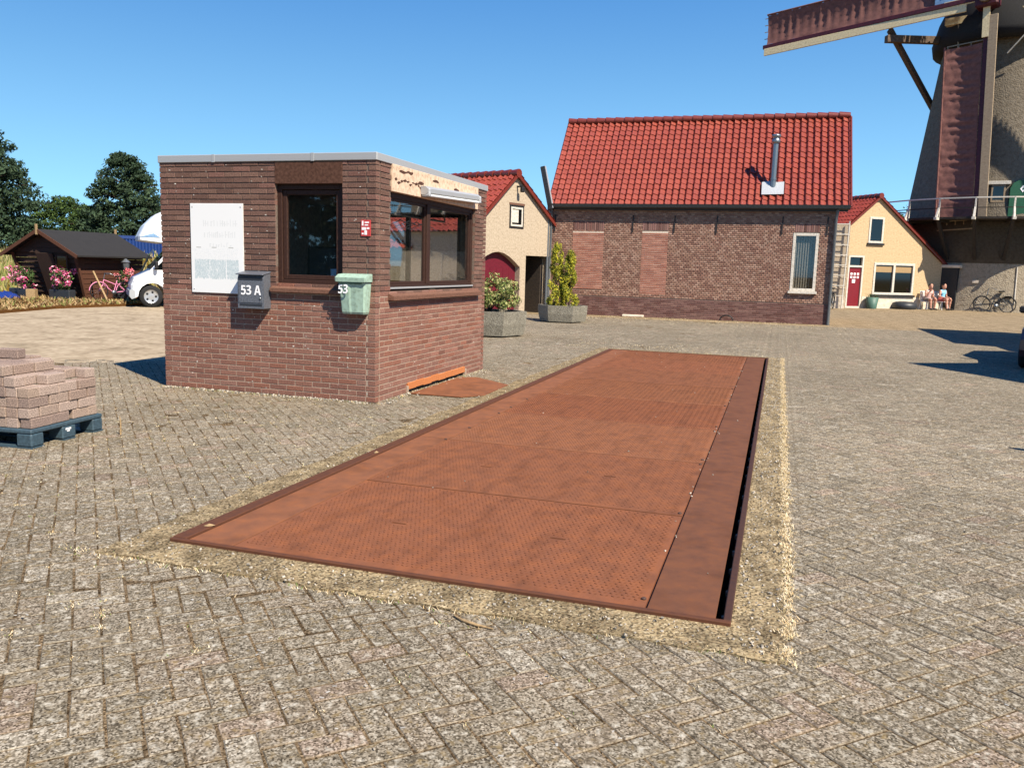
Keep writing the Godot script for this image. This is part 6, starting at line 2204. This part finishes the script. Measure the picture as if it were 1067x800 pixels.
# ---------------------------------------------------------------- vehicles on the right, mostly out of the picture
func make_right_side() -> void:
	# maroon car, its nose to the left
	var t := thing("parked_car", "dark maroon car whose front wheel shows at the right edge", "car", Vector3(5.73, 0, -16.03), 1.213)
	var body := [Vector2(-0.52, 0.22), Vector2(-0.60, 0.34), Vector2(-0.60, 0.52), Vector2(-0.50, 0.70), Vector2(0.55, 0.90), Vector2(1.35, 1.38), Vector2(2.9, 1.42), Vector2(3.45, 0.98), Vector2(3.55, 0.5), Vector2(3.5, 0.25), Vector2(2.92, 0.24)]
	for k in 9:
		var a := PI * k / 8.0
		body.append(Vector2(2.55 + cos(a) * 0.37, 0.30 + sin(a) * 0.37))
	body += [Vector2(0.37, 0.24)]
	for k in 9:
		var a := PI * k / 8.0
		body.append(Vector2(0.0 + cos(a) * 0.37, 0.30 + sin(a) * 0.37))
	var s := st()
	prism(s, body, -1.72, 0.0, Transform3D(Basis(), Vector3(0, 0, 0.06)), 0.12, 0.96)
	fin(s, "body", M.car_maroon, t)
	s = st()
	prism(s, [Vector2(0.78, 0.94), Vector2(1.42, 1.32), Vector2(2.1, 1.34), Vector2(2.1, 0.94)], 0.045, 0.062)
	fin(s, "side_window", M.glass_dark, t)
	s = st()
	prism(s, [Vector2(2.16, 0.94), Vector2(2.16, 1.34), Vector2(2.82, 1.33), Vector2(3.2, 0.98)], 0.045, 0.062)
	fin(s, "side_window", M.glass_dark, t)
	s = st()
	prism(s, [Vector2(0.78, 0.94), Vector2(1.42, 1.32), Vector2(2.82, 1.33), Vector2(3.2, 0.98)], -1.665, -1.648)
	fin(s, "side_window", M.glass_dark, t)
	s = st()
	box(s, Vector3(0.72, 1.0, -1.78), Vector3(0.10, 0.13, 0.18), Basis(), 0.03)
	fin(s, "mirror", M.black_iron, t)
	s = st()
	quad(s, Vector3(0.60, 0.94, -0.18), Vector3(1.30, 1.37, -0.25), Vector3(1.30, 1.37, -1.42), Vector3(0.60, 0.94, -1.5), Vector3(-1, 1, 0))
	fin(s, "windscreen", M.glass_dark, t, Transform3D(Basis(), Vector3(-0.02, 0.02, 0)))
	for z in [-0.25, -1.35]:
		s = st()
		box(s, Vector3(-0.53, 0.62, z), Vector3(0.12, 0.11, 0.28), Basis(), 0.03)
		fin(s, "headlight", M.lamp_lens, t)
	for c in [Vector3(0, 0.31, -0.05), Vector3(2.55, 0.31, -0.05), Vector3(0, 0.31, -1.6), Vector3(2.55, 0.31, -1.6)]:
		wheel(t, c, 0.31, 0.19)
	# tall white van nearer the camera (its shadow crosses the yard)
	t = thing("panel_van", "tall white panel van whose long shadow falls on the paving near the car", "van", Vector3(4.30, 0, -14.90), -1.04)
	body = [Vector2(0.0, 0.32), Vector2(0.0, 2.62), Vector2(3.4, 2.66), Vector2(3.9, 2.5), Vector2(4.6, 1.55), Vector2(5.35, 1.2), Vector2(5.5, 0.9), Vector2(5.5, 0.32)]
	s = st()
	prism(s, body, 0.0, -1.95, Transform3D(Basis(), Vector3.ZERO), 0.04, 0.99)
	fin(s, "body", M.van_white, t)
	s = st()
	prism(s, [Vector2(3.3, 1.5), Vector2(3.3, 2.2), Vector2(3.85, 2.2), Vector2(4.4, 1.5)], 0.0, 0.015)
	fin(s, "side_window", M.glass_dark, t)
	for c in [Vector3(0.9, 0.35, -0.1), Vector3(4.5, 0.35, -0.1), Vector3(0.9, 0.35, -1.85), Vector3(4.5, 0.35, -1.85)]:
		wheel(t, c, 0.35, 0.22)
	# box truck farther back
	t = thing("box_truck", "box truck whose dark shadow reaches across the far yard", "truck", Vector3(6.75, 0, -26.15))
	box_part("cargo_box", Vector3(0, 0.9, 0), Vector3(2.4, 3.45, 5.9), M.van_white, t, 0.03)
	box_part("chassis", Vector3(0.3, 0.55, 0.2), Vector3(2.1, 0.9, 7.4), M.rubber, t)
	s = st()
	prism(s, [Vector2(0.0, 0.5), Vector2(0.0, 2.6), Vector2(1.1, 2.6), Vector2(1.7, 1.6), Vector2(1.8, 0.5)], -0.1, -2.3, Transform3D(Basis(Vector3(0, 0, 1), Vector3.UP, Vector3(-1, 0, 0)), Vector3.ZERO), 0.05, 0.97)
	fin(s, "cab", M.van_white, t, Transform3D(Basis(), Vector3(0, 0, 6.0)))
	for z in [1.3, 6.9]:
		for x in [0.25, 2.15]:
			var hub := Node3D.new(); hub.name = "axle_end"; t.add_child(hub, true)
			hub.position = Vector3(x, 0.48, z); hub.rotation.y = PI / 2
			wheel(hub, Vector3.ZERO, 0.48, 0.26)
	# short post nearer the camera
	t = thing("bollard", "short grey bollard casting a thin shadow at the right edge", "bollard", Vector3(2.72, 0, -8.02))
	s = st()
	lathe(s, Vector3.ZERO, [Vector2(0.06, 0), Vector2(0.055, 0.72), Vector2(0.035, 0.77), Vector2(0, 0.78)], 14)
	fin(s, "post", M.grey_post, t)
	s = st()
	lathe(s, Vector3.ZERO, [Vector2(0.10, 0), Vector2(0.10, 0.03), Vector2(0.06, 0.04)], 14)
	fin(s, "collar", M.grey_post, t)

# ---------------------------------------------------------------- people
func sdf_mesh(bones: Array, cell: float, k: float) -> ArrayMesh:
	# bones: [a, ra, b, rb, colour]; smooth union of tapered capsules meshed as surface nets
	var lo := Vector3(1e9, 1e9, 1e9); var hi := -lo
	for e in bones:
		for q in [[e[0], e[1]], [e[2], e[3]]]:
			var p: Vector3 = q[0]; var r: float = q[1]
			lo = lo.min(p - Vector3.ONE * (r + 2 * cell)); hi = hi.max(p + Vector3.ONE * (r + 2 * cell))
	var n := Vector3i(((hi - lo) / cell).ceil()) + Vector3i.ONE
	var f := PackedFloat32Array(); f.resize(n.x * n.y * n.z); f.fill(1.0)
	var own := PackedInt32Array(); own.resize(f.size())
	var best := PackedFloat32Array(); best.resize(f.size()); best.fill(1e9)
	for bi in bones.size():
		var e: Array = bones[bi]
		var a: Vector3 = e[0]; var b: Vector3 = e[2]; var ra: float = e[1]; var rb: float = e[3]
		var m := maxf(ra, rb) + 0.08
		var l := Vector3i(((a.min(b) - Vector3.ONE * m - lo) / cell).floor()).clamp(Vector3i.ZERO, n - Vector3i.ONE)
		var h := Vector3i(((a.max(b) + Vector3.ONE * m - lo) / cell).ceil()).clamp(Vector3i.ZERO, n - Vector3i.ONE)
		var ab := b - a
		var dd := maxf(ab.length_squared(), 1e-8)
		for x in range(l.x, h.x + 1):
			for y in range(l.y, h.y + 1):
				for z in range(l.z, h.z + 1):
					var p := lo + Vector3(x, y, z) * cell
					var u := clampf((p - a).dot(ab) / dd, 0.0, 1.0)
					var d := p.distance_to(a + ab * u) - lerpf(ra, rb, u)
					var i := (x * n.y + y) * n.z + z
					if d < best[i]: best[i] = d; own[i] = bi
					var g := f[i]
					var w := maxf(k - absf(d - g), 0.0) / k
					f[i] = minf(d, g) - w * w * k * 0.25
	var ids := {}
	var vs := []; var cs := []
	var sy := n.z; var sx := n.y * n.z
	for x in n.x - 1:
		for y in n.y - 1:
			for z in n.z - 1:
				var i := x * sx + y * sy + z
				var inside := 0
				for c in 8:
					if f[i + (c & 1) * sx + ((c >> 1) & 1) * sy + (c >> 2)] < 0.0: inside += 1
				if inside == 0 or inside == 8: continue
				var acc := Vector3.ZERO; var cnt := 0
				for e in [[0, 1], [2, 3], [4, 5], [6, 7], [0, 2], [1, 3], [4, 6], [5, 7], [0, 4], [1, 5], [2, 6], [3, 7]]:
					var c0: int = e[0]; var c1: int = e[1]
					var d0 := f[i + (c0 & 1) * sx + ((c0 >> 1) & 1) * sy + (c0 >> 2)]
					var d1 := f[i + (c1 & 1) * sx + ((c1 >> 1) & 1) * sy + (c1 >> 2)]
					if (d0 < 0.0) != (d1 < 0.0):
						var u := d0 / (d0 - d1)
						acc += Vector3(c0 & 1, (c0 >> 1) & 1, c0 >> 2).lerp(Vector3(c1 & 1, (c1 >> 1) & 1, c1 >> 2), u); cnt += 1
				ids[i] = vs.size()
				vs.append(lo + (Vector3(x, y, z) + acc / cnt) * cell)
				cs.append(bones[own[i]][4])
	var s := st()
	s.set_smooth_group(0)
	for x in range(1, n.x - 1):
		for y in range(1, n.y - 1):
			for z in range(1, n.z - 1):
				var i := x * sx + y * sy + z
				for ax in 3:
					var st1: int = [sx, sy, 1][ax]; var s2: int = [sy, 1, sx][ax]; var s3: int = [1, sx, sy][ax]
					if (f[i] < 0.0) == (f[i + st1] < 0.0): continue
					var q := [i, i - s2, i - s2 - s3, i - s3]
					var okq := true
					for j in q: okq = okq and ids.has(j)
					if not okq: continue
					var out := Vector3.ZERO; out[ax] = 1.0 if f[i] < 0.0 else -1.0
					for tr in [[0, 1, 2], [0, 2, 3]]:
						var va: Array = []
						for j in tr: va.append(ids[q[j]])
						var A: Vector3 = vs[va[0]]; var B: Vector3 = vs[va[1]]; var C: Vector3 = vs[va[2]]
						if (B - A).cross(C - A).dot(out) > 0.0: va = [va[0], va[2], va[1]]
						for j in va:
							s.set_color(cs[j]); s.add_vertex(vs[j])
	return mesh_of(s)

func seated_person(label: String, xf: Transform3D, top: Color, shorts: Color, hair: Color, shoe: Color, arms: int, lean: float) -> void:
	var t := thing("person", label, "person", xf.origin, 0, "people sitting by the mill")
	t.transform = xf
	var sk := Color(0.50, 0.25, 0.17)
	var hip := 0.47
	var L := Basis(Vector3.RIGHT, lean)
	var o := Vector3(0, hip, 0)
	var P := func(x: float, y: float, z: float) -> Vector3: return o + L * Vector3(x, y, z)
	var bones := []
	bones.append([P.call(-0.08, 0.03, 0), 0.13, P.call(0.08, 0.03, 0), 0.13, shorts])
	bones.append([P.call(0, 0.08, 0), 0.145, P.call(0, 0.25, 0.0), 0.13, top])
	bones.append([P.call(-0.07, 0.38, 0), 0.12, P.call(0.07, 0.38, 0), 0.12, top])
	bones.append([P.call(-0.14, 0.47, -0.01), 0.065, P.call(0.14, 0.47, -0.01), 0.065, top])
	bones.append([P.call(0, 0.48, 0), 0.055, P.call(0, 0.60, 0.02), 0.052, sk])
	bones.append([P.call(0, 0.67, 0.03), 0.092, P.call(0, 0.75, 0.02), 0.095, sk])
	bones.append([P.call(0, 0.62, 0.075), 0.045, P.call(0, 0.66, 0.075), 0.055, sk])
	for sg in [-1.0, 1.0]:
		var kn := Vector3(sg * 0.14, 0.50, 0.42)
		var an := Vector3(sg * 0.15, 0.09, 0.42 + (0.06 if sg < 0 else -0.04))
		bones.append([Vector3(sg * 0.09, 0.48, 0.02), 0.095, Vector3(sg * 0.12, 0.50, 0.27), 0.082, shorts])
		bones.append([Vector3(sg * 0.12, 0.50, 0.24), 0.072, kn, 0.058, sk])
		bones.append([kn, 0.058, kn.lerp(an, 0.35) + Vector3(0, 0, -0.015), 0.060, sk])
		bones.append([kn.lerp(an, 0.35) + Vector3(0, 0, -0.015), 0.058, an, 0.038, sk])
		bones.append([an + Vector3(0, -0.045, -0.03), 0.042, an + Vector3(sg * 0.02, -0.055, 0.16), 0.035, shoe])
		var sh: Vector3 = P.call(sg * 0.185, 0.46, 0.0)
		var el: Vector3 = P.call(sg * 0.25, 0.20, 0.05)
		var wr := Vector3(sg * 0.14, 0.60, 0.34)
		if arms == 1 and sg < 0.0:
			el = P.call(-0.28, 0.26, 0.14); wr = P.call(-0.14, 0.50, 0.22)
		bones.append([sh, 0.055, sh.lerp(el, 0.4), 0.05, sk])
		bones.append([sh.lerp(el, 0.4), 0.05, el, 0.042, sk])
		bones.append([el, 0.042, wr, 0.030, sk])
		var d := (wr - el).normalized()
		bones.append([wr, 0.030, wr + d * 0.07, 0.036, sk])
		for fi in 4:
			var side := d.cross(Vector3.UP).normalized() * (fi - 1.5) * 0.019
			var base := wr + d * 0.085 + side
			var mid := base + d * 0.035 + Vector3(0, -0.008, 0)
			bones.append([base, 0.0105, mid, 0.0095, sk])
			bones.append([mid, 0.0095, mid + d * (0.026 + 0.006 * [0, 1, 1, -1][fi]) + Vector3(0, -0.02, 0), 0.008, sk])
		bones.append([wr + d * 0.03, 0.014, wr + d * 0.07 + d.cross(Vector3.UP).normalized() * -sg * 0.05, 0.010, sk])
		bones.append([P.call(sg * 0.092, 0.695, 0.02), 0.018, P.call(sg * 0.094, 0.73, 0.015), 0.020, sk])
	bones.append([P.call(0, 0.70, 0.115), 0.014, P.call(0, 0.68, 0.128), 0.017, sk])
	piece("body", sdf_mesh(bones, 0.016, 0.035), M.skin, t)
	# hair as a cap of its own, eyes and mouth
	var s := st()
	s.set_color(hair)
	var hp := []
	for k in 8:
		var a := PI * 0.5 * k / 7.0
		hp.append(Vector2(cos(a) * 0.105, sin(a) * 0.105))
	lathe(s, P.call(0, 0.745, 0.005), hp, 18)
	lathe(s, P.call(0, 0.66, -0.035), [Vector2(0.075, 0.0), Vector2(0.092, 0.05), Vector2(0.09, 0.12)], 16)
	fin(s, "hair", M.skin, t)
	for sg in [-1.0, 1.0]:
		s = st(); s.set_color(Color(0.03, 0.025, 0.02))
		box(s, P.call(sg * 0.036, 0.715, 0.118), Vector3(0.028, 0.014, 0.008), L, 0.003)
		fin(s, "eye", M.skin, t)
	s = st(); s.set_color(Color(0.35, 0.10, 0.09))
	box(s, P.call(0, 0.642, 0.128), Vector3(0.045, 0.010, 0.008), L, 0.003)
	fin(s, "mouth", M.skin, t)

func garden_chair(label: String, xf: Transform3D) -> void:
	var t := thing("garden_chair", label, "chair", xf.origin, 0, "white chairs by the mill")
	t.transform = xf
	var s := st()
	box(s, Vector3(0, 0.40, 0.02), Vector3(0.46, 0.035, 0.46), Basis(), 0.012)
	fin(s, "seat", M.plastic_white, t)
	for k in 5:
		s = st()
		box(s, Vector3(-0.18 + 0.09 * k, 0.64, -0.235), Vector3(0.06, 0.46, 0.02), Basis(Vector3.RIGHT, -0.18), 0.008)
		fin(s, "back_slat", M.plastic_white, t)
	s = st()
	box(s, Vector3(0, 0.88, -0.275), Vector3(0.46, 0.06, 0.03), Basis(Vector3.RIGHT, -0.18), 0.012)
	fin(s, "back_rail", M.plastic_white, t)
	for sx in [-1.0, 1.0]:
		for sz in [-1.0, 1.0]:
			s = st()
			tube(s, [Vector3(sx * 0.20, 0.40, sz * 0.19 + 0.02), Vector3(sx * 0.24, 0.0, sz * 0.25 + 0.02)], 0.02, 6)
			fin(s, "leg", M.plastic_white, t)

func make_small_things() -> void:
	# two people on garden chairs in front of the mill
	var back := Basis(Vector3.UP, 0.15)
	var p1 := Transform3D(Basis(Vector3.UP, 0.55), Vector3(7.05, 0, -45.75))
	var p2 := Transform3D(Basis(Vector3.UP, 0.75), Vector3(7.75, 0, -46.15))
	garden_chair("white garden chair under the person in the pale top", p1)
	garden_chair("white garden chair under the person in the light blue top", p2)
	seated_person("person in a pale top sitting on the left white chair by the mill", p1, Color(0.62, 0.40, 0.36), Color(0.20, 0.17, 0.17), Color(0.03, 0.02, 0.015), Color(0.03, 0.03, 0.03), 1, 0.22)
	seated_person("person in a light blue top and reddish shorts sitting by the mill", p2, Color(0.22, 0.55, 0.75), Color(0.40, 0.09, 0.08), Color(0.06, 0.04, 0.03), Color(0.02, 0.02, 0.02), 0, 0.12)
	# bicycles
	bicycle("black bicycle leaning against the mill wall", Vector3(10.05, 0, -45.72), 0.06, 1.05, M.black_iron, -0.08)
	bicycle("dark bicycle seen end on beside the white trellis", Vector3(2.35, 0, -41.3), 1.38, 1.0, M.black_iron, 0.0)
	# low dark rounded form by the yellow house
	var t := thing("dark_form", "low dark rounded form by the yellow house plinth", "form", Vector3(5.95, 0, -45.15), 0.5)
	var s := st()
	lathe(s, Vector3.ZERO, [Vector2(0.55, 0), Vector2(0.62, 0.12), Vector2(0.55, 0.30), Vector2(0.40, 0.36), Vector2(0.0, 0.38)], 20)
	fin(s, "form_body", M.anthracite_dark, t)
	# grating and stones at the foot of the house
	t = thing("doorstep", "pale stone slab lying at the foot of the brick house", "slab", Vector3(-4.55, 0, -27.25), 0.03)
	box_part("slab", Vector3(-0.35, 0, -0.12), Vector3(0.35, 0.07, 0.12), M.plinth_white, t, 0.015)
	t = thing("hose_ring", "small dark iron ring on the wall foot of the brick house", "ring", Vector3(-1.55, 0.02, -27.28))
	s = st()
	var ring := []
	for k in 13: ring.append(Vector3(cos(PI * k / 12.0) * 0.2, sin(PI * k / 12.0) * 0.16, 0))
	tube(s, ring, 0.022, 6)
	fin(s, "ring", M.black_iron, t)
	# stake, twig, leaves
	t = thing("stake", "short pale stick standing upright in the paving beside the pallet", "stick", Vector3(-5.25, 0, -5.55))
	s = st(); tube(s, [Vector3(0, -0.01, 0), Vector3(0.004, 0.10, 0.0), Vector3(0, 0.16, 0.003)], [0.007, 0.006, 0.004], 6)
	fin(s, "stick", M.pale_wood, t)
	t = thing("twig", "bent dry twig on the paving before the weighbridge", "twig", Vector3(-1.14, 0.001, -3.13))
	s = st(); tube(s, [Vector3(-0.10, 0.004, -0.035), Vector3(-0.05, 0.006, 0.0), Vector3(0.02, 0.006, 0.022), Vector3(0.10, 0.004, 0.03)], [0.004, 0.007, 0.007, 0.003], 6)
	fin(s, "stem", M.pale_wood, t)
	for k in 2:
		t = thing("dry_leaf", ["yellow dry leaf on the front left corner of the weighbridge", "yellow dry leaf on the left rail farther along the weighbridge"][k], "leaf", [Vector3(-2.93, 0.032, -3.72), Vector3(-2.93, 0.032, -5.73)][k], 0.6 + k, "dry leaves on the weighbridge")
		s = st()
		var lp := [Vector2(-0.03, 0), Vector2(-0.012, 0.016), Vector2(0.012, 0.015), Vector2(0.032, 0), Vector2(0.012, -0.014), Vector2(-0.012, -0.015)]
		for j in 6:
			var q0: Vector2 = lp[j]; var q1: Vector2 = lp[(j + 1) % 6]
			tri(s, Vector3(0, 0.012, 0), Vector3(q0.x, 0.001, q0.y), Vector3(q1.x, 0.001, q1.y), Vector3.UP)
		fin(s, "blade", M.pale_wood, t)
